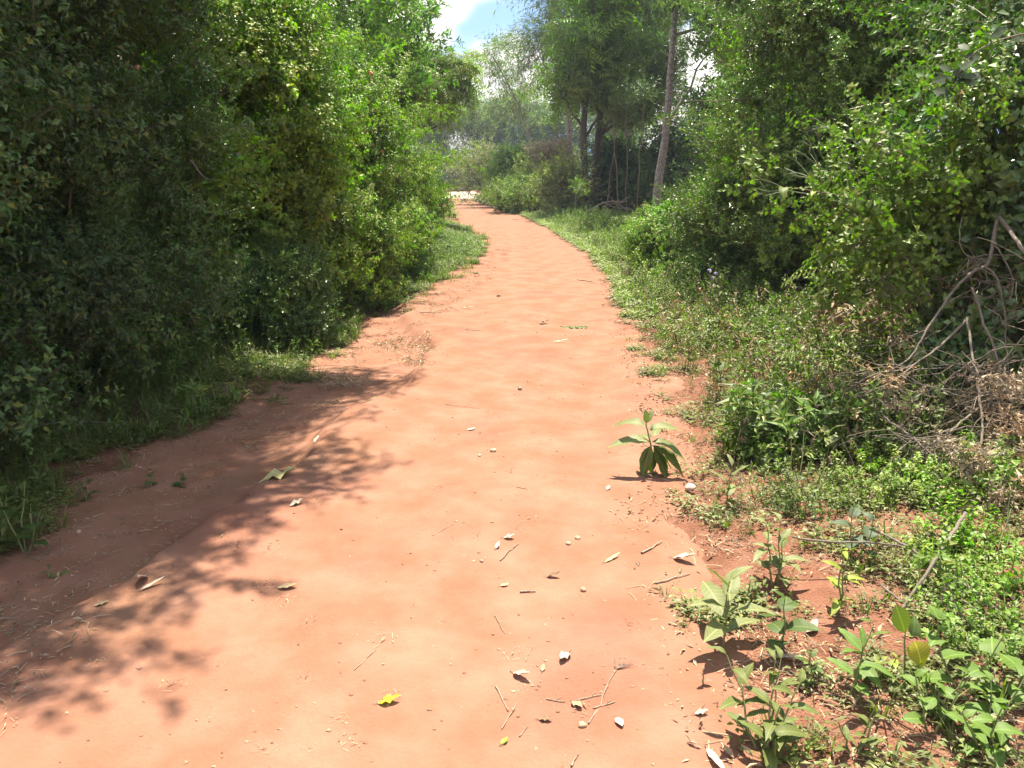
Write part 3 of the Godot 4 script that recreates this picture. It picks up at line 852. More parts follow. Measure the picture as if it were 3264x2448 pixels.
	for arc in arcs:
		var pts := [Vector3(r(-0.08, 0.08), 0.0, r(-0.08, 0.08))]
		for q in arc: pts.append(q - foot)
		var p := smooth(pts, 5, 0.006)
		stick("cane", p, 0.009, 0.003, M.twig, l, 5)
		for k in range(8, p.size()):
			var d := (p[k] - p[k - 1]).normalized()
			var side := d.cross(Vector3.UP).normalized()
			if k % 2: side = (side * 0.4 + Vector3(0, 0.3, 1) * 0.8).normalized()
			for w in [-1.0, 1.0]:
				var ld: Vector3 = (side * w * 0.9 + d * 0.5 + Vector3(0, r(-0.25, 0.35), 0)).normalized()
				leaf_on(l, leafs[["ovate_a", "ovate_b"][rng.randi() % 2]], M.lime_leaf if rng.randf() < 0.08 else M.lantana_leaf, p[k], ld, Vector3.UP, r(0.5, 0.9))
		tips.append(p[-1]); tips.append(p[p.size() - 5])
	var at := []
	var tints := []
	for k in 170:
		var t: Vector3 = tips[rng.randi() % tips.size()]
		var q := t.lerp(Vector3(0.1, 0.8, -0.1), r(-0.05, 0.75)) + ball() * 0.24
		at.append(Transform3D(frame((Vector3(r(-1, 0.3), r(-0.3, 0.7), r(-0.5, 0.8))).normalized(), Vector3.UP).scaled(Vector3.ONE * r(0.6, 1.0)), q))
		var tn := r(0.85, 1.35)
		tints.append(Color(tn, tn, tn))
	scatter(l, "crown", bough("lantana", 1), M.leaf, at, tints)
	flowers([Vector3(1.939, 1.382, -4.8)], "lantana_flower", ["small pink flower head on the arching cane bush"], "", M.flower_pink, 0.018)
	flowers([Vector3(2.428, 1.943, -4.8)], "lantana_flower", ["orange flower head high among the leaves at the right"], "", M.flower_pink, 0.02)
	# the drooping branch with blue-green round leaves
	var b := base("leafy_branch", Vector3(2.357, 2.18, -4.2), "branch of blue-green rounded leaves in the upper right corner", "branch")
	var pb := smooth([Vector3(0.35, -0.1, -0.1), Vector3(0.1, -0.02, 0), Vector3(2.124, 2.065, -4.1) - Vector3(2.357, 2.18, -4.2), Vector3(2.038, 1.905, -4.1) - Vector3(2.357, 2.18, -4.2)], 5, 0.004)
	stick("twig", pb, 0.006, 0.002, M.twig, b, 5)
	for k in 34:
		var q := pb[4 + rng.randi() % (pb.size() - 4)]
		var a := r(0, TAU)
		leaf_on(b, leafs.spoon, M.grey_green_leaf, q + ball() * 0.06, Vector3(cos(a), r(-0.5, 0.7), sin(a)).normalized(), Vector3(r(-0.7, 0.7), 1, r(0.8, 2.0)), r(0.6, 0.85))

func pencil(parent: Node, from: Vector3, d: Vector3, length: float, w: float, depth: int) -> void:
	var to := from + d * length
	stick("stem", wander(from, to, 4, 0.03, 0.03), w, w * 0.7, M.pencil, parent, 5, 0.0)
	if depth == 0: return
	for k in (2 if depth > 2 else 3):
		var e := (d * 0.9 + ball() * 0.75 + Vector3(-0.1, 0.05, 0)).normalized()
		pencil(parent, to, e, length * r(0.42, 0.62), maxf(w * 0.7, 0.003), depth - 1 if depth < 4 else depth - 1)

# ---------------------------------------------------------------- far end

func far_trees() -> void:
	# the pale trunk on the right
	tree("pale_trunk_tree", "tall tree with a knobbly pale grey trunk right of the path", 4.55, 27.2, [Vector3(0, -0.1, 0), Vector3(0.05, 1.2, 0), Vector3(0.2, 2.6, 0), Vector3(0.28, 4.4, 0), Vector3(0.35, 6.4, 0), Vector3(0.5, 9.0, 0)], 0.15, 0.07,
		[[Vector3(2.0, 6.6, 0.4), Vector3(1.3, 1.2, 1.6), 26, 22, 0.6], [Vector3(0.3, 9.4, 0), Vector3(2.6, 1.4, 2.4), 40, 22, 0.8]], "glossy", 1.8, Color(1.3, 1.2, 1.0), M.grey_bark, 0.4, "", 3)
	tree("dark_trunk_tree", "feathery tree on the left one of two dark straight trunks", 2.84, 33.7, [Vector3(0, -0.1, 0), Vector3(0, 1.5, 0), Vector3(-0.1, 3.2, 0), Vector3(0.1, 5.6, 0), Vector3(0.2, 8.4, 0)], 0.17, 0.07,
		[[Vector3(0.1, 4.7, 0), Vector3(2.2, 0.6, 1.8), 16, 12, 0.5], [Vector3(0.5, 6.3, 0), Vector3(2.0, 0.8, 2.0), 17, 12, 0.5], [Vector3(0.3, 8.2, 0), Vector3(1.8, 0.7, 1.8), 12, 12, 0.5]], "ash", 1.9, Color(1.7, 1.6, 1.1), M.dark_bark, 0.1)
	tree("dark_trunk_tree", "tree on the right one of two dark straight trunks", 3.35, 35.2, [Vector3(0, -0.1, 0), Vector3(0, 1.5, 0), Vector3(0.15, 3.4, 0), Vector3(0.2, 5.6, 0), Vector3(0.5, 8.8, 0)], 0.18, 0.07,
		[[Vector3(1.4, 5.0, 0), Vector3(2.0, 1.6, 2.0), 40, 22, 0.75], [Vector3(1.4, 8.0, 0), Vector3(3.0, 1.8, 2.4), 44, 20, 0.75]], "glossy", 2.2, Color(1.6, 1.55, 1.2), M.dark_bark)
	tree("gum_tree", "tall gum tree with grey drooping leaves right of the sky gap", 3.0, 44.0, [Vector3(0, -0.1, 0), Vector3(-0.1, 3.0, 0), Vector3(-0.3, 6.0, 0), Vector3(-0.2, 10.0, 0)], 0.2, 0.06,
		[[Vector3(-0.6, 7.6, 0), Vector3(2.2, 1.5, 1.8), 34, 20, 0.8], [Vector3(0.2, 10.6, 0), Vector3(2.8, 1.8, 2.2), 50, 22, 0.9], [Vector3(2.6, 8.4, 0), Vector3(2.0, 2.4, 2.0), 40, 20, 0.9]], "euc", 1.5, Color(1.5, 1.5, 1.55), M.grey_bark, -0.9)
	tree("gum_tree", "slim leaning gum tree with open drooping foliage against the sky", 1.2, 47.0, [Vector3(0, -0.1, 0), Vector3(-0.2, 3.0, 0), Vector3(-0.9, 5.2, 0), Vector3(-2.2, 7.6, 0)], 0.09, 0.03,
		[[Vector3(-1.8, 7.4, 0), Vector3(1.5, 1.2, 1.4), 22, 16, 0.6], [Vector3(-0.6, 5.4, 0.3), Vector3(1.2, 0.8, 1.2), 10, 14, 0.6]], "euc", 1.4, Color(1.5, 1.5, 1.5), M.grey_bark, -0.9)
	tree("gum_tree", "tall gum tree in the upper middle beside the pale trunk", 5.4, 42.0, [Vector3(0, -0.1, 0), Vector3(0.1, 4.0, 0), Vector3(0.2, 10.5, 0)], 0.2, 0.06,
		[[Vector3(0.2, 9.6, 0), Vector3(3.0, 2.6, 2.4), 52, 20, 0.85], [Vector3(0.2, 5.6, 0), Vector3(2.4, 1.2, 2.0), 26, 20, 0.8]], "euc", 1.6, Color(1.5, 1.5, 1.5), M.grey_bark, -0.7)
	# beyond the pale road
	var spots := [[-14.0, 88.0, 9.0, "acacia"], [-8.4, 92.0, 9.2, "acacia"], [-3.6, 90.0, 9.8, "euc"], [1.2, 88.0, 9.2, "euc"], [5.8, 86.0, 8.0, "glossy"], [10.5, 88.0, 9.0, "lance"], [-20.0, 90.0, 10.0, "lance"]]
	var says := ["flat-crowned tree beyond the pale road behind the left tree trunks", "flat-crowned feathery tree straight behind the pale road", "small gum tree beyond the pale road under the sky gap", "bluish gum tree behind the dry brown bush", "round-crowned tree seen between the dry bush and dark trunks", "tree far behind the two dark trunks", "tree far off behind the left thicket beyond the pale road"]
	for k in spots.size():
		var s: Array = spots[k]
		var h: float = s[2]
		tree("distant_tree", says[k], s[0], s[1], [Vector3(0, -0.1, 0), Vector3(0.1, h * 0.35, 0), Vector3(-0.1, h * 0.85, 0)], 0.2, 0.07,
			[[Vector3(0, h * 0.72, 0), Vector3(3.0, h * 0.24, 2.6), 56, 20, 1.0], [Vector3(0.3, h * 0.4, 0), Vector3(2.6, h * 0.22, 2.4), 24, 18, 1.0]], s[3], 2.4, Color(1.5, 1.5, 1.3), M.dark_bark, -0.6 if s[3] == "euc" else 0.3, "trees beyond the pale road")
	var low := [[-13.0, 80.5, 2.6, 2.6, "scrub"], [-8.6, 81.0, 2.8, 2.2, "glossy"], [-4.4, 81.5, 2.4, 2.6, "scrub"], [-0.4, 81.0, 2.6, 3.0, "glossy"], [4.0, 80.0, 2.8, 3.4, "scrub"]]
	var says2 := ["greyish scrub beyond the pale road at the thicket's left end", "low green scrub behind the middle of the pale road", "grey twiggy scrub behind the right end of the pale road", "dark green scrub beyond the road behind the yellow-green bush", "scrub beyond the road behind the dry-topped bush"]
	for k in low.size():
		var s: Array = low[k]
		bush("distant_scrub", says2[k], s[0], s[1], s[2], s[3], 2.0, s[4], 40, 20, 2.0, Color(1.5, 1.45, 1.2), "scrub beyond the pale road")
	# bushes on the right of the far bend
	bush("leafy_shrub", "low rough bush jutting into the path before the pale road", 0.55, 38.5, 1.7, 1.15, 2.6, "herb", 50, 24, 1.6, Color(1.35, 1.3, 1.0))
	bush("leafy_shrub", "yellow-green bush behind the low one at the far bend", 0.2, 46.0, 1.6, 2.5, 1.6, "lantana", 44, 22, 1.4, Color(1.4, 1.4, 1.0))
	bush("twiggy_shrub", "grey twiggy bush with an arched bare branch at the bend", -1.5, 50.0, 1.6, 3.0, 1.6, "scrub", 36, 16, 1.7, Color(1.4, 1.35, 1.2))
	var o := bush("dry_topped_bush", "rounded bush with a dry brown top at the far bend", 1.75, 43.0, 1.4, 2.2, 1.4, "scrub", 36, 16, 1.7, Color(1.35, 1.35, 1.1))
	crown(o, [[Vector3(0, 2.5, 0), Vector3(0.95, 0.55, 0.95), 24, 16, 0.4]], "dry", 1.6, Color(1.25, 1.35, 1.4), 0.5, "dry_crown")
	bush("leafy_shrub", "bramble-like bush under the two dark trunks", 2.1, 34.0, 1.1, 1.5, 1.4, "scrub", 30, 16, 1.6, Color(1.2, 1.25, 1.0))
	bush("leafy_shrub", "dark green bush filling the shade behind the fallen grey branch", 4.6, 36.5, 1.6, 2.6, 1.6, "dim", 40, 22, 1.6, Color(1.0, 1.0, 1.0))
	bush("leafy_shrub", "dark undergrowth between the fallen branch and the pale trunk", 6.3, 33.0, 1.6, 3.0, 1.6, "dim", 40, 22, 1.6, Color(1.0, 1.0, 1.0))
	bush("leafy_shrub", "tall undergrowth behind the pale trunk", 7.4, 30.0, 1.8, 3.6, 1.8, "glossy", 50, 22, 1.7, Color(1.1, 1.1, 1.0))
	# slim bare saplings in the shade
	var poles := [[3.95, 31.5, 3.6, 0.12], [4.25, 31.8, 4.2, 0.05], [4.5, 31.0, 4.4, -0.04], [3.55, 32.5, 3.2, -0.1]]
	var how := ["slim pale pole sapling slanting left of the pale trunk", "thin upright sapling pole second from the pale trunk", "thin upright sapling pole nearest the pale trunk", "reddish slim sapling pole beside the fallen grey branch"]
	for k in 4:
		var q: Array = poles[k]
		var t := base("sapling_pole", on(q[0], q[1]), how[k], "sapling", "slim saplings in the shade")
		stick("stem", wander(Vector3(0, -0.05, 0), Vector3(q[3] * -3.0, q[2], 0), 8, 0.012), 0.028, 0.014, M.twig, t, 6)
		crown(t, [[Vector3(q[3] * -3.0, q[2], 0), Vector3(0.5, 0.4, 0.5), 5, 10, 0.3]], "glossy", 1.4, Color(1.2, 1.1, 0.9))
	o = base("wooden_post", on(2.62, 41.5), "reddish wooden fence post under the dark trunks", "post")
	stick("shaft", PackedVector3Array([Vector3(0, -0.2, 0), Vector3(0.02, 0.7, 0), Vector3(0.05, 1.6, 0)]), 0.075, 0.065, M.post, o, 8, 0.04)
	stick("split_top", PackedVector3Array([Vector3(0.05, 1.58, 0), Vector3(0.075, 1.68, 0), Vector3(0.09, 1.74, 0)]), 0.045, 0.02, M.post, o, 6, 0.1)
	o = base("fence_stake", on(2.1, 28.5), "short thin stake with a leafy tip at the verge before the trunks", "stake")
	stick("shaft", wander(Vector3(0, -0.1, 0), Vector3(0.02, 0.95, 0), 5, 0.01), 0.022, 0.018, M.dead, o, 6)
	crown(o, [[Vector3(0.15, 0.95, 0), Vector3(0.2, 0.25, 0.2), 5, 6, 0.15]], "lantana", 0.9, Color(1.2, 1.2, 1))
	o = base("fallen_branch", on(3.6, 30.6, 0.12), "fallen grey branched limb lying in the shade left of the pale trunk", "branch")
	stick("limb", wander(Vector3(-1.0, 0.02, 0.1), Vector3(0.5, 0.45, 0), 8, 0.05, 0.1), 0.04, 0.02, M.dead, o, 6)
	for k in 9:
		stick("branch", wander(Vector3(r(-0.4, 0.4), 0.3, 0), Vector3(r(-0.4, 1.0), r(0.0, 0.9), r(-0.4, 0.4)), 5, 0.1), 0.018, 0.006, M.dead, o, 5)

# ---------------------------------------------------------------- weeds of the verge

func verge_plants() -> void:
	# the limp plant that stands alone on the path's right edge
	var o := base("wilting_plant", on(0.716, 4.117), "wilting broad-leaved plant standing alone on the edge of the red path", "weed")
	stick("stem", smooth([Vector3(0, -0.03, 0), Vector3(0.01, 0.09, 0), Vector3(-0.005, 0.17, 0), Vector3(-0.03, 0.27, 0), Vector3(-0.035, 0.31, 0)], 4, 0.001), 0.006, 0.003, M.greenstem, o, 6)
	var limp := [[-0.005, 0.19, -1.0, 0.22, 0.1, "long_a", 1.25], [-0.03, 0.27, -0.9, 0.55, -0.2, "long_b", 1.0], [-0.02, 0.25, 0.75, 0.5, 0.1, "long_b", 1.0], [0.0, 0.19, 0.85, 0.1, 0.3, "long_b", 1.2], [0.01, 0.17, 0.75, -0.35, 0.4, "long_a", 1.2], [0.01, 0.16, 0.4, -0.75, 0.35, "long_c", 1.15], [0.0, 0.17, 0.65, -0.6, -0.2, "long_c", 1.2], [-0.005, 0.17, -0.3, -0.85, 0.3, "long_c", 1.1], [-0.01, 0.16, -0.5, -0.8, -0.1, "long_a", 0.95], [0.0, 0.14, 0.1, -0.9, -0.4, "long_c", 0.9], [-0.032, 0.29, -0.1, 1.0, 0.3, "long_c", 0.5], [-0.03, 0.29, 0.4, 0.8, -0.3, "long_c", 0.5], [0.01, 0.22, 0.3, 0.3, -0.9, "long_a", 0.8], [-0.01, 0.2, -0.3, 0.2, -0.9, "long_a", 0.8], [0.02, 0.13, 0.8, -0.75, 0.1, "long_a", 0.9]]
	for e in limp:
		leaf_on(o, leafs[e[5]], M.pale_weed_leaf if e[1] > 0.18 else M.weed_leaf, Vector3(e[0], e[1], 0), Vector3(e[2], e[3], e[4]).normalized(), Vector3(e[2] * 0.8, 1, e[4] * 0.8 + 0.2), e[6] * 1.15)

	var broad := ["long_a", "long_b", "long_c"]
	var ov := ["ovate_a", "ovate_b"]
	# near right, sparse weeds on the red soil
	weed("star_weed", "star-shaped pale-leaved weed throwing a sharp shadow on the path edge", 0.69, 2.483, 0.24, 1, 9, ["long_a", "long_c", "long_a"], M.pale_weed_leaf, 1.14, 0.2, 0.35)
	weed("broad_weed", "upright bunch of pale broad leaves behind the star-shaped weed", 0.995, 2.907, 0.24, 3, 6, broad, M.pale_weed_leaf, 0.74, 0.45, 0.5)
	weed("broad_weed", "slender weed with yellowing leaves beside the leaning dead stick", 1.142, 2.686, 0.27, 2, 6, broad, M.lime_leaf, 0.60, 0.35, 0.4)
	weed("broad_weed", "weed with few blue-green leaves behind the yellowing slender one", 1.33, 3.023, 0.22, 2, 5, ov, M.grey_green_leaf, 0.90, 0.4, 0.5)
	weed("broad_weed", "dark five-leaved weed just in front of the star-shaped one", 0.873, 2.445, 0.20, 1, 7, ov, M.deep_weed_leaf, 1.02, 0.3, 0.3)
	weed("broad_weed", "bright weed on a curved stem left of the round yellow leaf", 1.007, 2.205, 0.21, 2, 5, broad, M.fresh_weed_leaf, 0.66, 0.5, 0.35)
	weed("small_weed", "tiny dull green weed on bare soil next to the bright curved one", 0.902, 2.264, 0.11, 1, 6, ov, M.deep_weed_leaf, 0.55, 0.3, 0.4)
	weed("small_weed", "small yellow-leaved rosette beside the round yellow leaf", 1.137, 2.289, 0.08, 2, 5, ov, M.lime_leaf, 0.42, 0.6, 0.2)
	weed("small_weed", "small leafy clump behind the star-shaped weed's right leaf", 0.857, 2.786, 0.10, 3, 5, ov, M.weed_leaf, 0.5, 0.6, 0.3)
	weed("small_weed", "tiny brownish seedling alone on the path edge at lower right", 0.581, 2.256, 0.06, 1, 4, ov, M.brown_leaf, 0.3, 0.4, 0.4)
	weed("broad_weed", "sprawling pale weed at the bottom edge beside the bare path", 0.67, 1.945, 0.24, 5, 6, broad, M.weed_leaf, 0.66, 0.7, 0.35)
	weed("broad_weed", "light green weed near the bottom right corner", 1.165, 2.023, 0.18, 3, 5, ov, M.fresh_weed_leaf, 0.72, 0.5, 0.4)
	weed("broad_weed", "leafy bright weed in the bottom right corner", 1.25, 1.933, 0.2, 4, 6, ov, M.fresh_weed_leaf, 0.72, 0.7, 0.3)
	weed("broad_weed", "small weed at the bottom edge between the sprawling and corner weeds", 0.923, 1.964, 0.14, 3, 5, broad, M.weed_leaf, 0.4, 0.6, 0.4)
	weed("heart_weed", "weed with heart-shaped dark green leaves at the right edge", 1.313, 2.149, 0.24, 2, 4, ["heart"], M.fresh_weed_leaf, 0.85, 0.55, 0.15)
	weed("heart_weed", "heart-leaved weed cut by the right edge of the picture", 1.448, 2.149, 0.24, 2, 4, ["heart"], M.fresh_weed_leaf, 0.85, 0.45, 0.15)
	o = base("two_leaf_weed", on(1.195, 2.268), "weed with one lime upright leaf and one round yellow leaf", "weed")
	stick("stem", wander(Vector3(0, -0.02, 0), Vector3(-0.02, 0.16, 0), 5, 0.03), 0.004, 0.002, M.greenstem, o, 5)
	leaf_on(o, leafs.spoon, M.lime_leaf, Vector3(-0.02, 0.15, 0), Vector3(-0.35, 0.9, 0.1).normalized(), Vector3(0.1, 0.2, 1), 1.0)
	leaf_on(o, leafs.heart, M.yellow_leaf, Vector3(0.005, 0.13, 0.01), Vector3(0.25, -0.75, 0.55).normalized(), Vector3(0, 0.6, 1), 0.85)
	leaf_on(o, leafs.ovate_b, M.deep_weed_leaf, Vector3(0.0, 0.14, 0), Vector3(0.4, 0.8, -0.2).normalized(), Vector3(0, 0.3, 1), 0.7)

	# mid right: taller herbs, some dry
	weed("flowering_weed", "tall weed with violet flowers beside the path on the right", 1.883, 7.667, 0.78, 3, 16, ["ovate_a", "long_c"], M.weed_leaf, 0.55, 0.22, 0.4)
	flowers([Vector3(1.797, 0.681, -7.7), Vector3(1.87, 0.646, -7.75), Vector3(1.822, 0.609, -7.7)], "violet_flower", ["violet blossom highest on the tall verge weed", "violet blossom right of the highest one on the tall weed", "violet blossom lowest of three on the tall weed"], "violet blossoms of the tall weed", M.flower_violet, 0.022)
	flowers([Vector3(1.54, 0.173, -5.2)], "violet_flower", ["lone violet blossom above the dense herbs at the right"], "", M.flower_violet, 0.016)
	flowers([Vector3(1.352, 0.024, -3.5)], "violet_flower", ["tiny violet blossom low among the herbs at the right"], "", M.flower_violet, 0.01)
	weed("broad_weed", "weed with a rosette of three big pale leaves amid the herbs", 1.62, 4.135, 0.20, 1, 6, broad, M.pale_weed_leaf, 0.9, 0.2, 0.5)
	weed("broad_weed", "broad pale-leaved weed near the whitish stone", 1.029, 3.746, 0.19, 1, 6, ["long_c", "long_a"], M.pale_weed_leaf, 0.85, 0.2, 0.6)
	weed("broad_weed", "upright weed with deep green leaves beside the bare soil patch", 1.44, 5.65, 0.36, 2, 9, broad, M.deep_weed_leaf, 0.75, 0.25, 0.6)
	weed("broad_weed", "grey-leaved weed with one level blue-green leaf", 1.297, 4.783, 0.30, 2, 7, broad, M.grey_green_leaf, 0.75, 0.4, 0.2)
	weed("broad_weed", "pale round-leaved weed with a brown bud above the herbs", 2.037, 6.253, 0.36, 2, 8, ov, M.grey_green_leaf, 0.8, 0.4, 0.3)
	weed("broad_weed", "yellowish drooping weed right of the wilting plant", 1.212, 4.41, 0.24, 2, 8, ["long_b"], M.lime_leaf, 0.6, 0.3, 0.1)
	weed("broad_weed", "yellow-green weed at the path edge below the flowering weed", 1.912, 7.39, 0.30, 2, 8, ov, M.lantana_leaf, 0.8, 0.3, 0.4)
	var herbs := [
		[1.513, 4.41, 0.24, 0.40, "lance", 1.15, 1.15, 0.8, "bright fresh-green herb clump in the middle of the right verge"],
		[1.706, 7.533, 0.35, 0.40, "herb", 1.1, 1.1, 0.9, "herb clump at the path edge just before the flowering weed"],
		[2.498, 9.208, 0.40, 0.45, "herb", 1.0, 1.1, 0.9, "herb clump behind the flowering weed"],
		[2.317, 7.533, 0.40, 0.40, "herb", 0.9, 1.0, 0.9, "dull herb clump right of the flowering weed"],
		[2.133, 5.65, 0.45, 0.60, "herb", 1.0, 1.0, 0.9, "tall dense herb clump left of the dead branches"],
		[1.891, 4.41, 0.38, 0.48, "herb", 0.9, 0.95, 0.85, "herb clump with dark stems just left of the dead brush"],
		[1.378, 4.575, 0.28, 0.34, "herb", 1.0, 1.05, 0.8, "fine-leaved herb mat behind the grey-leaved weed"],
		[1.354, 3.746, 0.30, 0.24, "herb", 0.9, 0.95, 0.8, "low herb clump at the near edge of the dense verge"],
		[1.723, 3.707, 0.30, 0.22, "lantana", 1.1, 1.15, 0.55, "low bright clump under the dead branches"],
		[2.031, 3.707, 0.36, 0.22, "lantana", 1.3, 1.4, 0.6, "lime-green ground clump right of the dead branches"],
		[2.309, 3.707, 0.30, 0.28, "lantana", 1.1, 1.3, 0.6, "lime-green ground clump at the right picture edge"],
		[1.789, 2.882, 0.34, 0.26, "lantana", 1.2, 1.4, 0.6, "bright ground clump right of the crossing dead sticks"],
		[1.599, 2.418, 0.28, 0.2, "lantana", 1.1, 1.3, 0.55, "low clump at the right edge above the heart-leaved weeds"],
		[3.524, 7.252, 0.45, 0.75, "acacia", 1.3, 1.3, 0.9, "feathery pale-green clump behind the dead branches"],
		[3.957, 9.539, 0.5, 0.55, "dim", 1.0, 1.0, 0.8, "shaded clump under the arching cane bush"]]
	for e in herbs:
		herb("herb_clump", e[8], e[0], e[1], e[2], e[3], e[4], int(26 + 40 * e[2]), Color(e[5], e[6], 1.0))
	herb("dry_herb", "dry brown seed-headed herb left of the dead branches", 2.631, 6.103, 0.3, 0.62, "dry", 30, Color(0.95, 0.95, 0.95), 0.3)
	herb("dry_herb", "withered tan clump low in the middle of the herbs", 1.862, 4.633, 0.2, 0.4, "dry", 24, Color(1.1, 1.05, 1.0))
	var edge := [[1.95, 10.2, 0.35, "herb clump at the right path edge past the flowering weed"], [2.05, 11.4, 0.42, "herb clump in the verge before the small leafy bush"], [2.15, 15.0, 0.42, "herb clump at the path's right edge halfway to the trunks"], [2.2, 19.0, 0.4, "yellowish herb clump at the verge beside the path's bend"], [2.6, 24.0, 0.45, "bright herb clump in the sunny verge before the pale trunk"], [1.9, 27.5, 0.4, "bright herb clump in the sunny verge beside the thin stake"]]
	for e in edge:
		herb("herb_clump", e[3], e[0], e[1], 0.5, e[2], "herb", 60, Color(1.15, 1.2, 0.85))
	o = base("thin_sapling", on(3.141, 10.547), "thin sparse sapling standing before the dark shade on the right", "sapling")
	stick("stem", wander(Vector3(0, -0.05, 0), Vector3(-0.02, 1.15, 0.1), 8, 0.02), 0.008, 0.003, M.greenstem, o, 5)
	for k in 26:
		var t := r(0.15, 1.0)
		var a := r(0, TAU)
		leaf_on(o, leafs.ovate_a, M.lantana_leaf, Vector3(-0.02 * t, 1.15 * t, 0.1 * t), Vector3(cos(a), 0.2, sin(a)).normalized(), Vector3.UP, r(0.5, 0.8))

	# left: weeds in the shade
	weed("shade_weed", "leafy dark weed at the left picture edge near the bottom", -2.132, 3.413, 0.30, 3, 7, ov, M.deep_weed_leaf, 1.0, 0.5, 0.3)
	weed("shade_weed", "small sunflecked seedling on red soil at lower left", -1.902, 3.177, 0.06, 1, 5, ov, M.weed_leaf, 0.4, 0.3, 0.3)
	weed("shade_weed", "small plant on shaded soil near the big fallen leaf", -1.94, 4.256, 0.10, 1, 5, ov, M.deep_weed_leaf, 0.55, 0.4, 0.4)
	weed("shade_weed", "low shaded plant right of the one near the big fallen leaf", -1.8, 4.281, 0.08, 2, 5, ov, M.deep_weed_leaf, 0.5, 0.6, 0.3)
	weed("shade_weed", "shaded plant at the left soil edge above the seedling", -2.16, 4.042, 0.12, 2, 5, ov, M.deep_weed_leaf, 0.6, 0.6, 0.3)
	var shade_spots := [[-3.574, 5.914, "large-leaved shaded weed at the far left under the dark shrub"], [-3.32, 6.41, "large-leaved shaded weed under the second dark shrub"], [-3.025, 6.631, "shaded weed with one upright pale leaf under the dark shrubs"], [-2.783, 6.991, "shaded weed nearest the sunflecked leafy group on the left"], [-2.978, 5.183, "shaded weed in the grassy strip at far left"]]
	for e in shade_spots:
		weed("shade_weed", e[2], e[0], e[1], 0.42, 4, 8, ["long_a", "ovate_a", "long_c"], M.deep_weed_leaf, 1.1, 0.6, 0.3)
	weed("sunfleck_weed", "sunflecked leafy weed at the foot of the left thicket", -2.488, 7.39, 0.42, 4, 10, ["long_c", "long_a"], M.deep_weed_leaf, 0.7, 0.5, 0.4)
	weed("sunfleck_weed", "sunflecked weed beside the shaded gully on the left", -2.135, 7.533, 0.26, 4, 8, ["long_c", "long_b"], M.deep_weed_leaf, 0.65, 0.6, 0.4)
	var low := [[-1.814, 8.161, "low grassy clump where the left thicket meets the gully"], [-1.49, 10.975, "low sunlit weed clump at the left path edge"], [-1.193, 13.086, "pale grassy clump where the left path edge bulges"], [-0.936, 16.162, "bright weed clump on the left path edge before the narrows"]]
	for e in low:
		herb("herb_clump", e[2], e[0] - 0.25, e[1], 0.4, 0.35, "herb", 46, Color(1.0, 1.1, 0.9))

# ---------------------------------------------------------------- dead wood

func limb(o: Node3D, called: String, pts: Array, r0: float, r1: float) -> PackedVector3Array:
	var q := []
	for p in pts: q.append(p - o.position)
	var s := smooth(q, 4, 0.003)
	stick(called, s, r0, r1, M.dead, o, 7, 0.08)
	return s

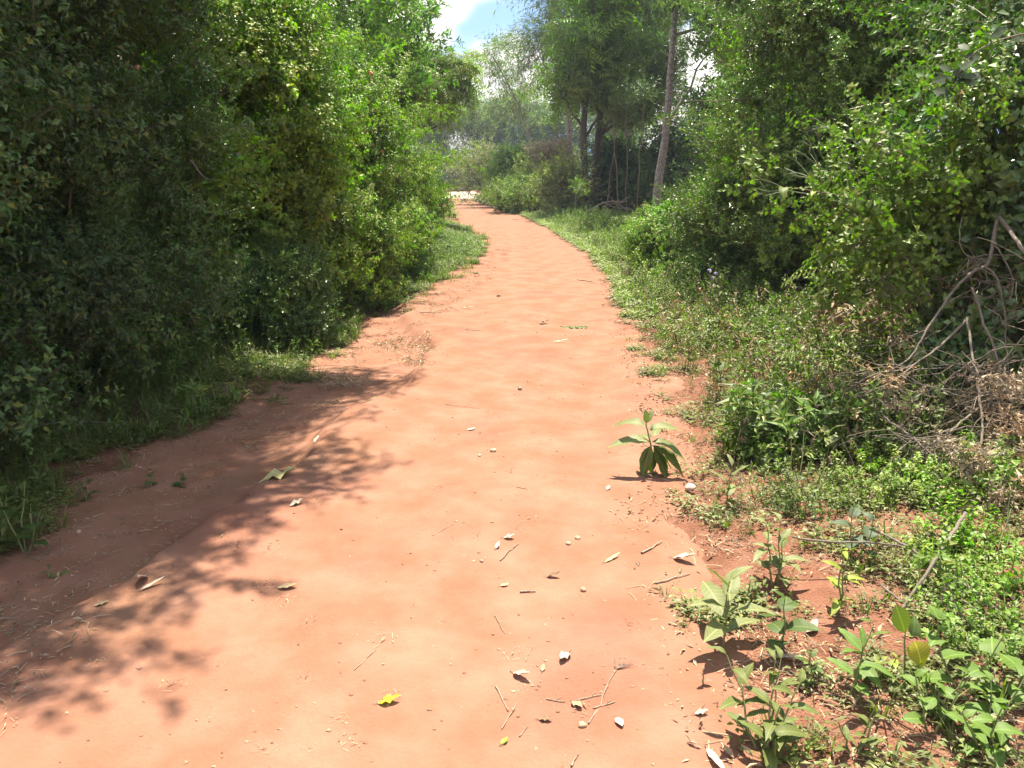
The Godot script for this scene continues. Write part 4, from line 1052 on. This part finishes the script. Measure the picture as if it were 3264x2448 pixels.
func dead_brush() -> void:
	var o := base("dead_branch_tangle", on(2.35, 4.15), "tangle of bare dead branches hanging at the right edge", "dead brush")
	var all := []
	all.append(limb(o, "branch", [Vector3(2.667, 1.306, -4.7), Vector3(2.625, 1.184, -4.65), Vector3(2.591, 1.076, -4.6), Vector3(2.57, 1.035, -4.6), Vector3(2.494, 1.017, -4.55), Vector3(2.39, 0.95, -4.5), Vector3(2.31, 0.875, -4.45), Vector3(2.225, 0.776, -4.4), Vector3(2.146, 0.674, -4.35), Vector3(2.074, 0.586, -4.3), Vector3(1.934, 0.521, -4.25), Vector3(1.824, 0.465, -4.2)], 0.0123, 0.0028))
	all.append(limb(o, "branch", [Vector3(2.664, 1.302, -4.7), Vector3(2.63, 1.22, -4.5), Vector3(2.622, 1.136, -4.35), Vector3(2.615, 1.034, -4.2), Vector3(2.664, 0.612, -4.1), Vector3(2.605, 0.34, -3.9)], 0.0112, 0.0101))
	all.append(limb(o, "branch", [Vector3(2.613, 1.156, -4.62), Vector3(2.663, 1.085, -4.6), Vector3(2.695, 0.995, -4.55), Vector3(2.709, 0.944, -4.55), Vector3(2.676, 0.833, -4.5)], 0.0051, 0.0028))
	all.append(limb(o, "branch", [Vector3(2.57, 1.033, -4.6), Vector3(2.604, 0.995, -4.55), Vector3(2.611, 0.933, -4.5), Vector3(2.64, 0.842, -4.5), Vector3(2.636, 0.763, -4.45), Vector3(2.629, 0.635, -4.4), Vector3(2.58, 0.38, -4.2)], 0.0062, 0.0034))
	all.append(limb(o, "vine", [Vector3(2.493, 1.296, -4.75), Vector3(2.467, 1.19, -4.7), Vector3(2.479, 1.117, -4.68), Vector3(2.516, 1.077, -4.64), Vector3(2.558, 1.075, -4.62), Vector3(2.571, 1.061, -4.6)], 0.0028, 0.0034))
	all.append(limb(o, "branch", [Vector3(2.461, 0.933, -4.5), Vector3(2.468, 0.871, -4.45), Vector3(2.455, 0.78, -4.35), Vector3(2.464, 0.726, -4.3), Vector3(2.463, 0.632, -4.2), Vector3(2.474, 0.552, -4.15), Vector3(2.458, 0.461, -4.05), Vector3(2.434, 0.366, -3.95), Vector3(2.407, 0.251, -3.85)], 0.0073, 0.0062))
	all.append(limb(o, "branch", [Vector3(2.374, 0.797, -4.35), Vector3(2.339, 0.641, -4.2), Vector3(2.322, 0.551, -4.1), Vector3(2.293, 0.453, -4.0), Vector3(2.267, 0.36, -3.9), Vector3(2.217, 0.267, -3.8), Vector3(2.167, 0.183, -3.7)], 0.0067, 0.0067))
	all.append(limb(o, "branch", [Vector3(2.364, 0.782, -4.34), Vector3(2.269, 0.696, -4.3), Vector3(2.158, 0.626, -4.25), Vector3(2.069, 0.587, -4.2), Vector3(1.971, 0.531, -4.15), Vector3(1.861, 0.485, -4.1), Vector3(1.773, 0.448, -4.1)], 0.0073, 0.0023))
	all.append(limb(o, "branch", [Vector3(1.832, 0.355, -4.0), Vector3(1.893, 0.313, -3.95), Vector3(1.932, 0.287, -3.9), Vector3(1.958, 0.259, -3.85), Vector3(2.008, 0.211, -3.8)], 0.0051, 0.0045))
	all.append(limb(o, "branch", [Vector3(2.233, 0.382, -3.95), Vector3(2.156, 0.348, -3.9), Vector3(2.081, 0.315, -3.85), Vector3(1.982, 0.275, -3.8)], 0.0056, 0.0034))
	all.append(limb(o, "vine", [Vector3(2.447, 0.714, -4.25), Vector3(2.491, 0.69, -4.2), Vector3(2.49, 0.643, -4.15), Vector3(2.46, 0.616, -4.12), Vector3(2.415, 0.604, -4.1), Vector3(2.379, 0.552, -4.08), Vector3(2.372, 0.481, -4.05), Vector3(2.365, 0.413, -4.0)], 0.0039, 0.0023))
	all.append(limb(o, "branch", [Vector3(2.159, 1.136, -4.9), Vector3(2.248, 1.072, -4.9), Vector3(2.311, 1.012, -4.9), Vector3(2.367, 0.926, -4.88), Vector3(2.419, 0.833, -4.85)], 0.0056, 0.0067))
	all.append(limb(o, "branch", [Vector3(2.064, 0.999, -4.85), Vector3(2.12, 0.948, -4.85), Vector3(2.182, 0.884, -4.85)], 0.0028, 0.0028))
	all.append(limb(o, "branch", [Vector3(2.155, 0.448, -4.1), Vector3(2.229, 0.445, -4.08), Vector3(2.286, 0.436, -4.05)], 0.0023, 0.0028))
	all.append(limb(o, "branch", [Vector3(2.286, 0.645, -4.2), Vector3(2.318, 0.602, -4.15), Vector3(2.36, 0.539, -4.1)], 0.0028, 0.0023))
	for k in 250:
		var from: PackedVector3Array = all[rng.randi() % all.size()]
		var a: Vector3 = from[from.size() / 2 + rng.randi() % (from.size() / 2)]
		var d := Vector3(r(-1, 1), r(-1.1, 0.5), r(-0.6, 0.6)).normalized()
		stick("twig", wander(a, a + d * r(0.1, 0.5), 5, 0.14), r(0.0016, 0.004), 0.0012, M.dead, o, 4)
	crown(o, [[Vector3(2.285, 0.271, -3.8) - o.position, Vector3(0.22, 0.12, 0.2), 5, 5, 0.10], [Vector3(2.417, 0.531, -4.1) - o.position, Vector3(0.06, 0.2, 0.06), 4, 4, 0.06], [Vector3(2.468, 0.413, -4.0) - o.position, Vector3(0.1, 0.15, 0.1), 5, 8, 0.08], [Vector3(1.914, 0.42, -4.05) - o.position, Vector3(0.12, 0.12, 0.1), 4, 3, 0.08], [Vector3(2.153, 0.028, -3.5) - o.position, Vector3(0.26, 0.10, 0.18), 8, 6, 0.10]], "dry", 0.6, Color(1.6, 1.65, 1.75), -0.5, "dry_foliage")
	# loose sticks lying across the near verge
	var s := base("leaning_stick", Vector3(1.482, 0.198, -2.72), "pale dead stick leaning down to the soil at lower right", "stick")
	limb(s, "shaft", [Vector3(1.7, 0.285, -2.95), Vector3(1.602, 0.241, -2.85), Vector3(1.482, 0.198, -2.72), Vector3(1.324, 0.037, -2.62), Vector3(1.243, -0.003, -2.56)], 0.0065, 0.006)
	s = base("lying_stick", Vector3(1.505, 0.157, -2.78), "long thin stick crossing the leaning one at lower right", "stick")
	limb(s, "shaft", [Vector3(1.371, 0.202, -2.98), Vector3(1.434, 0.193, -2.88), Vector3(1.505, 0.157, -2.78), Vector3(1.585, 0.126, -2.64), Vector3(1.627, 0.095, -2.5)], 0.0045, 0.005)
	s = base("lying_stick", Vector3(1.221, 0.162, -2.95), "thin grey stick lying above the leaning one", "stick")
	limb(s, "shaft", [Vector3(1.068, 0.169, -2.99), Vector3(1.221, 0.162, -2.95), Vector3(1.339, 0.162, -2.95), Vector3(1.465, 0.153, -2.94)], 0.004, 0.004)
	s = base("lying_stick", Vector3(1.353, 0.082, -2.58), "dark thin stick lying in shade below the leaning one", "stick")
	limb(s, "shaft", [Vector3(1.314, 0.093, -2.75), Vector3(1.379, 0.061, -2.63), Vector3(1.512, 0.041, -2.52), Vector3(1.61, 0.032, -2.42)], 0.004, 0.004)

# ---------------------------------------------------------------- things lying on the path

func fallen(x: float, d: float, size: float, mesh_key: String, m: Material, turn: float, label: String, up := 0.016, pitch := 0.08) -> void:
	var o := base("fallen_leaf", on(x, d, up), label, "leaf", "leaves fallen on the path")
	var a := deg_to_rad(turn)
	leaf_on(o, leafs[mesh_key], m, Vector3.ZERO, Vector3(sin(a), pitch, -cos(a)).normalized(), Vector3.UP, size / 0.1, "blade")
	stick("stalk", PackedVector3Array([Vector3.ZERO, Vector3(-sin(a), 0.05, cos(a)) * size * 0.12, Vector3(-sin(a + 0.3), 0.06, cos(a + 0.3)) * size * 0.25]), 0.0014, 0.001, M.dead, o, 4)

func twig(x0: float, d0: float, x1: float, d1: float, w: float, label: String) -> Node3D:
	w *= 0.72
	var mid := on((x0 + x1) * 0.5, (d0 + d1) * 0.5, 0.012 + w)
	var o := base("fallen_twig", mid, label, "twig", "twigs fallen on the path")
	var p := wander(on(x0, d0, 0.013 + w) - mid, on(x1, d1, 0.013 + w) - mid, 6, 0.035)
	stick("shaft", p, w, w * 0.6, M.fallen_wood, o, 5, 0.1)
	stick("spur", PackedVector3Array([p[3], p[3].lerp(p[4], 0.6) + Vector3(0.006, 0.003, -0.012), p[4] + Vector3(0.012, 0.004, -0.02)]), w * 0.5, w * 0.3, M.fallen_wood, o, 4)
	return o

func stone(x: float, d: float, size: float, col: Color, label: String) -> void:
	var s := SphereMesh.new()
	s.radial_segments = 12; s.rings = 7
	var a := s.surface_get_arrays(0)
	var v: PackedVector3Array = a[Mesh.ARRAY_VERTEX]
	var seed_ := r(0, 500)
	for k in v.size():
		var q := v[k] * 2.0
		v[k] = q * (1.0 + 0.5 * fine.get_noise_3d(q.x * 18.0 + seed_, q.y * 18.0, q.z * 18.0)) * Vector3(1, 0.62, 0.85) * size * 0.5
	var st := SurfaceTool.new()
	a[Mesh.ARRAY_VERTEX] = v
	a[Mesh.ARRAY_NORMAL] = null
	a[Mesh.ARRAY_TANGENT] = null
	var m := ArrayMesh.new()
	m.add_surface_from_arrays(Mesh.PRIMITIVE_TRIANGLES, a)
	st.create_from(m, 0)
	st.set_smooth_group(0)
	st.generate_normals()
	var o := put("loose_stone", st.commit(), plain("stone", col, 0.9))
	o.position = on(x, d, 0.012 + size * 0.16)
	o.rotation.y = r(0, TAU)
	tag(o, label, "stone", "stones on the path")

func on_the_path() -> void:
	fallen(-0.392, 2.167, 0.066, "curl_b", M.yellow_leaf, 75, "vivid yellow fallen leaf near the bottom middle of the path")
	fallen(-1.28, 4.02, 0.19, "curl_b", M.straw_leaf, 60, "large straw-coloured curled leaf at the edge of the leafy shade")
	fallen(-1.028, 3.65, 0.07, "curl_b", M.bleached_leaf, 45, "pale leaf lying just below the large straw-coloured one")
	fallen(-1.185, 4.83, 0.06, "curl_a", M.bleached_leaf, 10, "small pale leaf above the large straw-coloured one")
	fallen(-1.409, 2.97, 0.09, "curl_a", M.pink_leaf, 170, "pinkish dry leaf with a thin tail on the shaded soil at left")
	fallen(-1.377, 2.846, 0.075, "sickle", M.bleached_leaf, 40, "narrow pale leaf touching the pinkish dry leaf's lower end")
	fallen(-0.895, 2.932, 0.075, "flat", M.tan_leaf, 80, "tan leaf lying flat alone left of the path's middle")
	fallen(-1.497, 2.741, 0.05, "flat", M.tan_leaf, 60, "dull tan leaf in the leaf shade at lower left")
	fallen(-1.873, 3.214, 0.05, "ovate_b", M.fresh_weed_leaf, 110, "green fallen leaf beside the seedling at lower left")
	fallen(0.183, 2.45, 0.066, "curl_b", M.bleached_leaf, 205, "crumpled pale leaf with a dark stalk right of the path's middle")
	fallen(0.298, 2.098, 0.05, "flat", M.bleached_leaf, 170, "pale pointed leaf near the bottom beside the seed-headed stalk")
	fallen(-0.03, 2.004, 0.032, "flat", M.lime_leaf, 35, "tiny pale green leaf near the bottom of the path")
	fallen(0.373, 3.112, 0.065, "sickle", M.straw_leaf, 50, "narrow curved straw leaf on the right of the path")
	fallen(-0.037, 3.354, 0.05, "curl_b", M.bleached_leaf, 80, "bleached leaf scrap beside a kinked twig in mid path")
	fallen(-0.068, 3.252, 0.04, "curl_a", M.bleached_leaf, 20, "small white leaf scrap just below the bleached scrap in mid path")
	fallen(0.003, 2.352, 0.066, "curl_a", M.pink_leaf, 130, "pinkish rolled leaf right of the yellow one")
	fallen(0.134, 3.026, 0.055, "curl_a", M.brown_leaf, 100, "grey-brown rolled leaf in the middle of the path")
	fallen(-0.045, 2.942, 0.035, "flat", M.straw_leaf, 70, "small straw leaf left of the chip of pale wood")
	fallen(0.095, 2.352, 0.03, "curl_b", M.tan_leaf, 10, "tiny tan leaf right of the pinkish rolled one")
	fallen(0.177, 2.19, 0.05, "curl_b", M.tan_leaf, 150, "tan curled leaf beside the seed-headed stalk")
	fallen(0.649, 3.134, 0.09, "curl_a", M.bleached_leaf, 120, "pale dry leaf at the right edge of the path")
	fallen(0.076, 2.12, 0.04, "curl_b", M.brown_leaf, 100, "brown leaf scraps near the bottom of the path")
	fallen(0.385, 7.711, 0.11, "sickle", M.bleached_leaf, 80, "pale leaf far up the path right of the tyre prints")
	fallen(0.28, 8.779, 0.12, "curl_b", M.brown_leaf, 70, "brown leaf at the upper end of the tyre prints")
	fallen(-0.613, 9.956, 0.13, "sickle", M.bleached_leaf, 100, "pale curved leaf up the path near the left edge")
	fallen(1.238, 9.895, 0.15, "sickle", M.bleached_leaf, 90, "pale leaf up the path near the right edge")
	fallen(-0.276, 4.926, 0.06, "flat", M.bleached_leaf, 60, "pale leaf scrap left of the pair of pebbles")
	fallen(0.466, 3.879, 0.04, "curl_b", M.bleached_leaf, 20, "white leaf scrap left of the wilting plant's shadow")
	fallen(1.136, 2.175, 0.045, "flat", M.bleached_leaf, 25, "whitish oval leaf beside the round yellow leaf's shadow")
	fallen(0.813, 2.405, 0.09, "sickle", M.bleached_leaf, 110, "long bleached leaf before the dark five-leaved weed")
	fallen(0.522, 1.964, 0.09, "sickle", M.bleached_leaf, 170, "long bleached leaf at the bottom edge of the path")
	fallen(0.986, 2.541, 0.075, "curl_b", M.pink_leaf, 45, "pinkish flat leaf right of the dark five-leaved weed")
	fallen(0.521, 2.109, 0.04, "curl_b", M.pink_leaf, 80, "small pinkish leaf on the bare soil at lower right")
	# a green sprig broken off, lying on the path, and one by the left edge
	for e in [[0.65, 8.654, "broken green leafy sprig lying on the path"], [-0.687, 13.788, "broken dark green sprig lying at the left path edge"]]:
		var o := base("fallen_sprig", on(e[0], e[1], 0.02), e[2], "sprig", "broken sprigs on the path")
		stick("twig", wander(Vector3(-0.14, 0, 0), Vector3(0.14, 0.01, 0.02), 5, 0.05), 0.004, 0.002, M.greenstem, o, 5)
		for k in 10:
			leaf_on(o, leafs.ovate_a, M.weed_leaf, Vector3(-0.12 + k * 0.026, 0.005, 0), Vector3(r(-0.5, 1), r(0.0, 0.25), [-1.0, 1.0][k % 2]).normalized(), Vector3.UP, r(0.7, 1.0))
	twig(-0.492, 2.339, -0.442, 2.459, 0.0022, "thin brown twig lying above the yellow leaf")
	twig(-0.064, 2.724, -0.022, 2.589, 0.0022, "short straight twig in the middle of the path")
	twig(0.045, 2.416, 0.065, 2.502, 0.0022, "short twig left of the crumpled pale leaf")
	twig(-0.05, 2.281, -0.011, 2.16, 0.0045, "thick pale twig right of the yellow leaf")
	twig(-0.029, 2.074, 0.012, 2.198, 0.0028, "kinked twig touching the thick pale one")
	twig(0.102, 2.213, 0.157, 2.192, 0.003, "dark twig left of the tan curled leaf")
	twig(0.193, 2.192, 0.264, 2.208, 0.003, "twig lying under the seed-headed stalk")
	twig(0.235, 2.147, 0.301, 2.171, 0.0036, "twig below the one under the seed-headed stalk")
	twig(0.021, 2.043, 0.042, 2.084, 0.0026, "short dark twig near the bottom of the path")
	twig(0.155, 1.906, 0.175, 1.949, 0.004, "thick twig cut by the bottom edge of the picture")
	twig(-0.341, 3.354, -0.256, 3.475, 0.002, "thin forked twig in the middle left of the path")
	twig(-0.049, 3.155, 0.028, 3.311, 0.0036, "kinked twig beside the bleached leaf scrap")
	twig(0.03, 2.904, 0.09, 2.907, 0.006, "chip of pale wood in the middle of the path")
	twig(0.529, 3.177, 0.633, 3.298, 0.006, "grey curved stick at the path's right edge")
	twig(0.544, 2.919, 0.691, 2.997, 0.005, "dark stick lying at the right edge among litter")
	twig(-0.456, 5.526, -0.217, 5.438, 0.003, "long thin twig lying across the path")
	twig(-0.471, 8.369, -0.319, 8.334, 0.006, "pale straight twig left of the tyre prints")
	twig(0.023, 3.91, 0.077, 3.887, 0.003, "short pale twig below the pebbles")
	twig(0.996, 12.81, 1.212, 12.285, 0.012, "stout twig up the path near the right edge")
	twig(-0.894, 10.211, -0.62, 9.773, 0.008, "forked stick at the left edge before the shaded gully")
	twig(-1.272, 3.837, -1.21, 4.008, 0.004, "thin stick just below the large straw-coloured leaf")
	twig(-1.007, 5.526, -0.94, 5.779, 0.005, "root-like stick in the shade at the gully")
	twig(-1.046, 9.482, -0.807, 9.597, 0.008, "pale stick lying along the shaded gully")
	# the dry stalk with a seed head
	var o := twig(0.216, 2.081, 0.323, 2.329, 0.003, "dry stalk with a forked seed head lying near the bottom")
	var head: Vector3 = on(0.326, 2.335, 0.016) - o.position
	for k in 12:
		var a := r(-0.9, 0.9)
		stick("seed_ray", PackedVector3Array([head, head + Vector3(0.02 + 0.035 * sin(a), 0.006, -0.03 * cos(a) + 0.01), head + Vector3(0.03 + 0.05 * sin(a), r(0.004, 0.02), -0.055 * cos(a) + 0.015)]), 0.001, 0.0006, M.dead, o, 4)
	stone(-0.104, 4.475, 0.035, srgb(0.440, 0.320, 0.216), "larger pebble of a pair in the middle of the path")
	stone(-0.178, 4.394, 0.025, srgb(0.416, 0.296, 0.200), "smaller pebble of a pair in the middle of the path")
	stone(0.057, 5.96, 0.035, srgb(0.288, 0.192, 0.136), "dark pebble in the sun halfway along the near path")
	stone(-0.174, 11.026, 0.06, srgb(0.192, 0.120, 0.088), "dark clod up the path left of centre")
	stone(0.877, 3.91, 0.06, srgb(0.480, 0.376, 0.296), "whitish stone at the path edge near the wilting plant")
	stone(0.267, 2.888, 0.025, srgb(0.320, 0.208, 0.136), "brown pebble on the right half of the path")
	stone(0.282, 3.359, 0.025, srgb(0.360, 0.248, 0.160), "tan pebble on the right half of the path, below the wilting plant")
	stone(0.24, 3.311, 0.025, srgb(0.400, 0.288, 0.192), "pale pebble next to the tan one below the wilting plant")
	stone(0.198, 2.076, 0.025, srgb(0.416, 0.288, 0.176), "tan pebble at the foot of the seed-headed stalk")
	stone(-0.123, 3.141, 0.02, srgb(0.288, 0.176, 0.120), "small brown pebble left of the kinked twig")
	stone(-2.004, 3.622, 0.03, srgb(0.400, 0.264, 0.176), "reddish stone at the shaded soil's edge at lower left")

# ---------------------------------------------------------------- what nobody could count

func ground_cover() -> void:
	# small grass tufts
	var g := Geo.new()
	for k in 16:
		var a := r(0, TAU)
		var lean := r(0.15, 0.9)
		var l := r(0.06, 0.13)
		var d := Vector3(cos(a) * lean, 1, sin(a) * lean).normalized()
		var q := Vector3(cos(a), 0, sin(a)) * r(0.0, 0.025)
		var tone := r(0.75, 1.3)
		var f := frame(d, Vector3(-cos(a), 0.2, -sin(a)))
		var b := g.v.size()
		var w := r(0.0016, 0.003)
		g.v.append(q - f.x * w); g.v.append(q + f.x * w)
		g.v.append(q + d * l * 0.55 + f.x * w * 0.8); g.v.append(q + d * l * 0.55 - f.x * w * 0.8)
		g.v.append(q + d * l - Vector3.UP * l * 0.3 * lean + Vector3(cos(a), 0, sin(a)) * l * 0.15)
		for s in 5: g.c.append(Color(0.185, 0.205, 0.06) * tone)
		g.tri(b, b + 1, b + 2); g.tri(b, b + 2, b + 3); g.tri(b + 3, b + 2, b + 4)
	var grass := g.mesh()
	# creeping small-leaved mat
	g = Geo.new()
	for k in 26:
		var a := r(0, TAU)
		var q := Vector3(cos(a), 0, sin(a)) * r(0.0, 0.07) + Vector3.UP * r(0.005, 0.05)
		var e := r(0, TAU)
		small_leaf(g, q, Vector3(cos(e), r(0.0, 0.6), sin(e)).normalized(), Vector3(r(-0.4, 0.4), 1, r(-0.4, 0.4)), r(0.018, 0.034), r(0.009, 0.016), Color(0.175, 0.195, 0.055) * r(0.7, 1.35), 0.15, 0.25)
	for k in 6:
		var a := r(0, TAU)
		tube(g, PackedVector3Array([Vector3.ZERO, Vector3(cos(a) * 0.04, 0.02, sin(a) * 0.04), Vector3(cos(a) * 0.09, 0.012, sin(a) * 0.09)]), 0.0012, 0.0008, 3, 0.0, Color(0.17, 0.12, 0.06))
	var mat := g.mesh()
	# dry litter: curled bits of leaf and straw
	g = Geo.new()
	for k in 9:
		var a := r(0, TAU)
		var q := Vector3(cos(a), 0, sin(a)) * r(0.0, 0.08) + Vector3.UP * r(0.003, 0.012)
		var e := r(0, TAU)
		small_leaf(g, q, Vector3(cos(e), r(-0.1, 0.3), sin(e)).normalized(), Vector3(r(-0.6, 0.6), 1, r(-0.6, 0.6)), r(0.009, 0.030), r(0.004, 0.011), Color(0.36, 0.265, 0.165) * r(0.7, 1.35), 0.5, r(-0.4, 0.4))
	for k in 3:
		var a := r(0, TAU)
		var q := Vector3(r(-0.06, 0.06), 0.006, r(-0.06, 0.06))
		tube(g, PackedVector3Array([q, q + Vector3(cos(a) * 0.02, 0.003, sin(a) * 0.02), q + Vector3(cos(a) * 0.045, 0.002, sin(a) * 0.045)]), 0.0012, 0.0008, 3, 0.0, Color(0.36, 0.27, 0.17))
	var bits := g.mesh()
	# a crumb of soil
	var sph := SphereMesh.new()
	sph.radial_segments = 6; sph.rings = 3; sph.radius = 0.5; sph.height = 0.7
	var arr := sph.surface_get_arrays(0)
	var crumb := Geo.new()
	for q in arr[Mesh.ARRAY_VERTEX]:
		crumb.v.append(q * (1.0 + 0.8 * fine.get_noise_3d(q.x * 60.0, q.y * 60.0, q.z * 60.0)))
		crumb.c.append(Color(1, 1, 1))
	crumb.i = arr[Mesh.ARRAY_INDEX]
	var crumb_mesh := crumb.mesh()

	var grass_at := []; var grass_tint := []
	var mat_at := []; var mat_tint := []
	var bit_at := []; var bit_tint := []
	var crumb_at := []; var crumb_tint := []
	var spin := func(p: Vector3, s: float) -> Transform3D:
		return Transform3D(Basis(Vector3.UP, r(0, TAU)).scaled(Vector3(s, s * r(0.8, 1.2), s)), p)
	var grey := func(a: float, b: float) -> Color:
		var k := r(a, b)
		return Color(k * r(0.92, 1.08), k, k * r(0.9, 1.1))
	# right verge, near: sparse with bare soil between, denser away from the path
	for k in 15000:
		var d := 1.5 + 12.0 * pow(rng.randf(), 1.7)
		var e := along(EDGE_R, d)
		var x := e - 0.12 + 2.3 * pow(rng.randf(), 1.25)
		var out := x - e
		var n := lump.get_noise_2d(x * 90.0, d * 90.0) + 0.4 * fine.get_noise_2d(x * 80.0, d * 80.0)
		var keep := smoothstep(0.0, 1.2, out + n * 1.3) * (0.34 if d < 3.2 else 0.42)
		if rng.randf() > keep: continue
		var p := on(x, d, 0.0)
		if rng.randf() < 0.72:
			mat_at.append(spin.call(p, r(0.6, 1.15) * (1.0 + 0.05 * d))); mat_tint.append(grey.call(0.75, 1.35))
		else:
			grass_at.append(spin.call(p, r(0.5, 1.2))); grass_tint.append(grey.call(0.8, 1.5))
	# right verge, further: closed cover in full sun
	for k in 5200:
		var d := 9.0 + 26.0 * rng.randf()
		var e := along(EDGE_R, d)
		var x := e - 0.05 + 3.6 * pow(rng.randf(), 1.3)
		var p := on(x, d)
		if rng.randf() < 0.75:
			mat_at.append(spin.call(p, r(1.2, 2.6))); mat_tint.append(grey.call(0.9, 1.7))
		else:
			grass_at.append(spin.call(p, r(1.0, 2.2))); grass_tint.append(grey.call(0.9, 1.6))
	# left verge
	for k in 15000:
		var d := 1.6 + 26.0 * pow(rng.randf(), 1.6)
		var l := along(EDGE_L, d)
		var x := l + 0.30 - 1.9 * pow(rng.randf(), 1.15)
		var out := l - x
		var n := lump.get_noise_2d(x * 90.0, d * 90.0)
		if rng.randf() > smoothstep(-0.25, 0.4, out + n * 0.6): continue
		var p := on(x, d)
		var s := r(0.7, 1.3) * (1.0 + 0.04 * d)
		if rng.randf() < 0.7:
			mat_at.append(spin.call(p, s)); mat_tint.append(grey.call(0.7, 1.3))
		else:
			grass_at.append(spin.call(p, s)); grass_tint.append(grey.call(0.7, 1.4))
	# far verges up to the road and beyond it
	for k in 3500:
		var d := 30.0 + 55.0 * rng.randf()
		if d > 62.0 and d < 79.0: continue
		var w := r(-1.0, 1.0)
		var x := along(EDGE_R, d) + 6.0 * w if w > 0.0 else along(EDGE_L, d) + 6.0 * w
		if d > 79.0: x = r(-22.0, 14.0)
		mat_at.append(spin.call(on(x, d), r(2.5, 5.0))); mat_tint.append(grey.call(0.9, 1.6))
	# litter under the plants, in the gully and thinly over the path
	for k in 9000:
		var d := 1.5 + 14.0 * pow(rng.randf(), 1.6)
		var x := along(EDGE_R, d) - 0.25 + 2.2 * pow(rng.randf(), 1.1)
		if lump.get_noise_2d(x * 110.0 + 40.0, d * 110.0) + 0.5 * fine.get_noise_2d(x * 130.0, d * 130.0) < r(-0.35, 0.3): continue
		bit_at.append(spin.call(on(x, d, 0.001), 0.35 + 1.3 * pow(rng.randf(), 2.2))); bit_tint.append(grey.call(0.6, 1.5))
	for k in 1500:
		var d := 2.0 + 16.0 * pow(rng.randf(), 1.4)
		var x := along(EDGE_L, d) + r(-0.9, 0.75)
		bit_at.append(spin.call(on(x, d, 0.012), r(0.5, 1.3))); bit_tint.append(grey.call(0.5, 1.2))
	for k in 420:
		var d := r(6.4, 8.4)
		var x := along(STEP, d) - r(0.0, 0.8)
		if lump.get_noise_2d(x * 120.0, d * 120.0) < -0.02: continue
		bit_at.append(spin.call(on(x, d, 0.014), r(0.8, 1.7))); bit_tint.append(grey.call(0.8, 1.6))
	for k in 260:
		var d := 1.8 + 24.0 * pow(rng.randf(), 1.8)
		var x := lerpf(along(STEP, d), along(EDGE_R, d), pow(rng.randf(), 0.6))
		bit_at.append(spin.call(on(x, d, 0.012), r(0.25, 0.7))); bit_tint.append(grey.call(0.7, 1.5))
	# crumbs of soil and grit
	for k in 7500:
		var d := 1.6 + 9.0 * pow(rng.randf(), 1.6)
		var t := pow(rng.randf(), 0.42)
		var x := lerpf(along(EDGE_L, d), along(EDGE_R, d) + 0.3, t)
		if lump.get_noise_2d(x * 70.0, d * 70.0) < r(-0.5, 0.35): continue
		var s := 0.0025 + 0.012 * pow(rng.randf(), 4.5)
		crumb_at.append(Transform3D(Basis.from_euler(Vector3(r(-0.5, 0.5), r(0, TAU), r(-0.5, 0.5))).scaled(Vector3(s * r(0.7, 1.6), s * r(0.5, 1.0), s)), on(x, d, 0.011 + s * 0.1)))
		var c := Color(0.20, 0.085, 0.047).lerp(Color(0.36, 0.26, 0.17), pow(rng.randf(), 2.0)) * r(0.75, 1.15)
		crumb_tint.append(c)
	# scraggly mixed stems that stand in the verges
	for e in [["herb", 1000, 1.0, "green scraggly weed stems standing in the right verge", M.leaf, 1], ["dry", 420, 1.0, "dry tan weed stems standing in the right verge", M.dry_leaf, 1], ["lance", 420, 1.0, "leafy undergrowth along the foot of the left thicket", M.leaf, -1], ["herb", 900, 1.0, "yellow-green weeds crowding the far right verge", M.leaf, 2], ["lantana", 240, 1.0, "yellow-green seedlings scattered in both verges", M.leaf, 0]]:
		var at := []
		var tints := []
		for k in e[1]:
			var d := 2.6 + (13.0 if e[5] >= 0 else 18.0) * pow(rng.randf(), 1.3)
			if e[5] == 2: d = r(9.0, 33.0)
			var side: int = e[5] if e[5] != 0 else [-1, 1][k % 2]
			var x := along(EDGE_R, d) + 0.12 + 1.7 * pow(rng.randf(), 0.9) if side > 0 else along(EDGE_L, d) - 0.05 - 1.1 * rng.randf()
			if side > 0 and d < 3.4 and rng.randf() < 0.7: continue
			var y := (Vector3.UP + ball() * 0.55).normalized()
			var s := r(0.35, 0.95) * (0.7 if e[0] == "lantana" else 1.0)
			if e[5] == 2: s *= 1.3
			if d < 4.0: s *= 0.55
			elif side > 0 and x > along(EDGE_R, d) + 0.6: s *= 1.35
			var w := s * r(0.6, 1.0)
			var f := frame(y, Vector3(r(-1, 1), r(-1, 1), r(-1, 1)))
			at.append(Transform3D(Basis(f.x * w, f.y * s, f.z * w), on(x, d, -0.02)))
			tints.append(grey.call(0.7, 1.35))
		tag(scatter(self, "undergrowth", bough(e[0], 2), e[4], at, tints), e[3], "undergrowth", "", "stuff")
	tag(scatter(self, "grass", grass, M.leaf, grass_at, grass_tint), "short grass growing in the verges beside the red path", "grass", "", "stuff")
	tag(scatter(self, "ground_cover", mat, M.leaf, mat_at, mat_tint), "small-leaved creeping plants covering the verges", "ground cover", "", "stuff")
	tag(scatter(self, "leaf_litter", bits, M.litter, bit_at, bit_tint), "dry brown leaf litter scattered over the soil", "litter", "", "stuff")
	tag(scatter(self, "gravel", crumb_mesh, M.stone, crumb_at, crumb_tint), "crumbs of red soil and grit on the path", "gravel", "", "stuff")
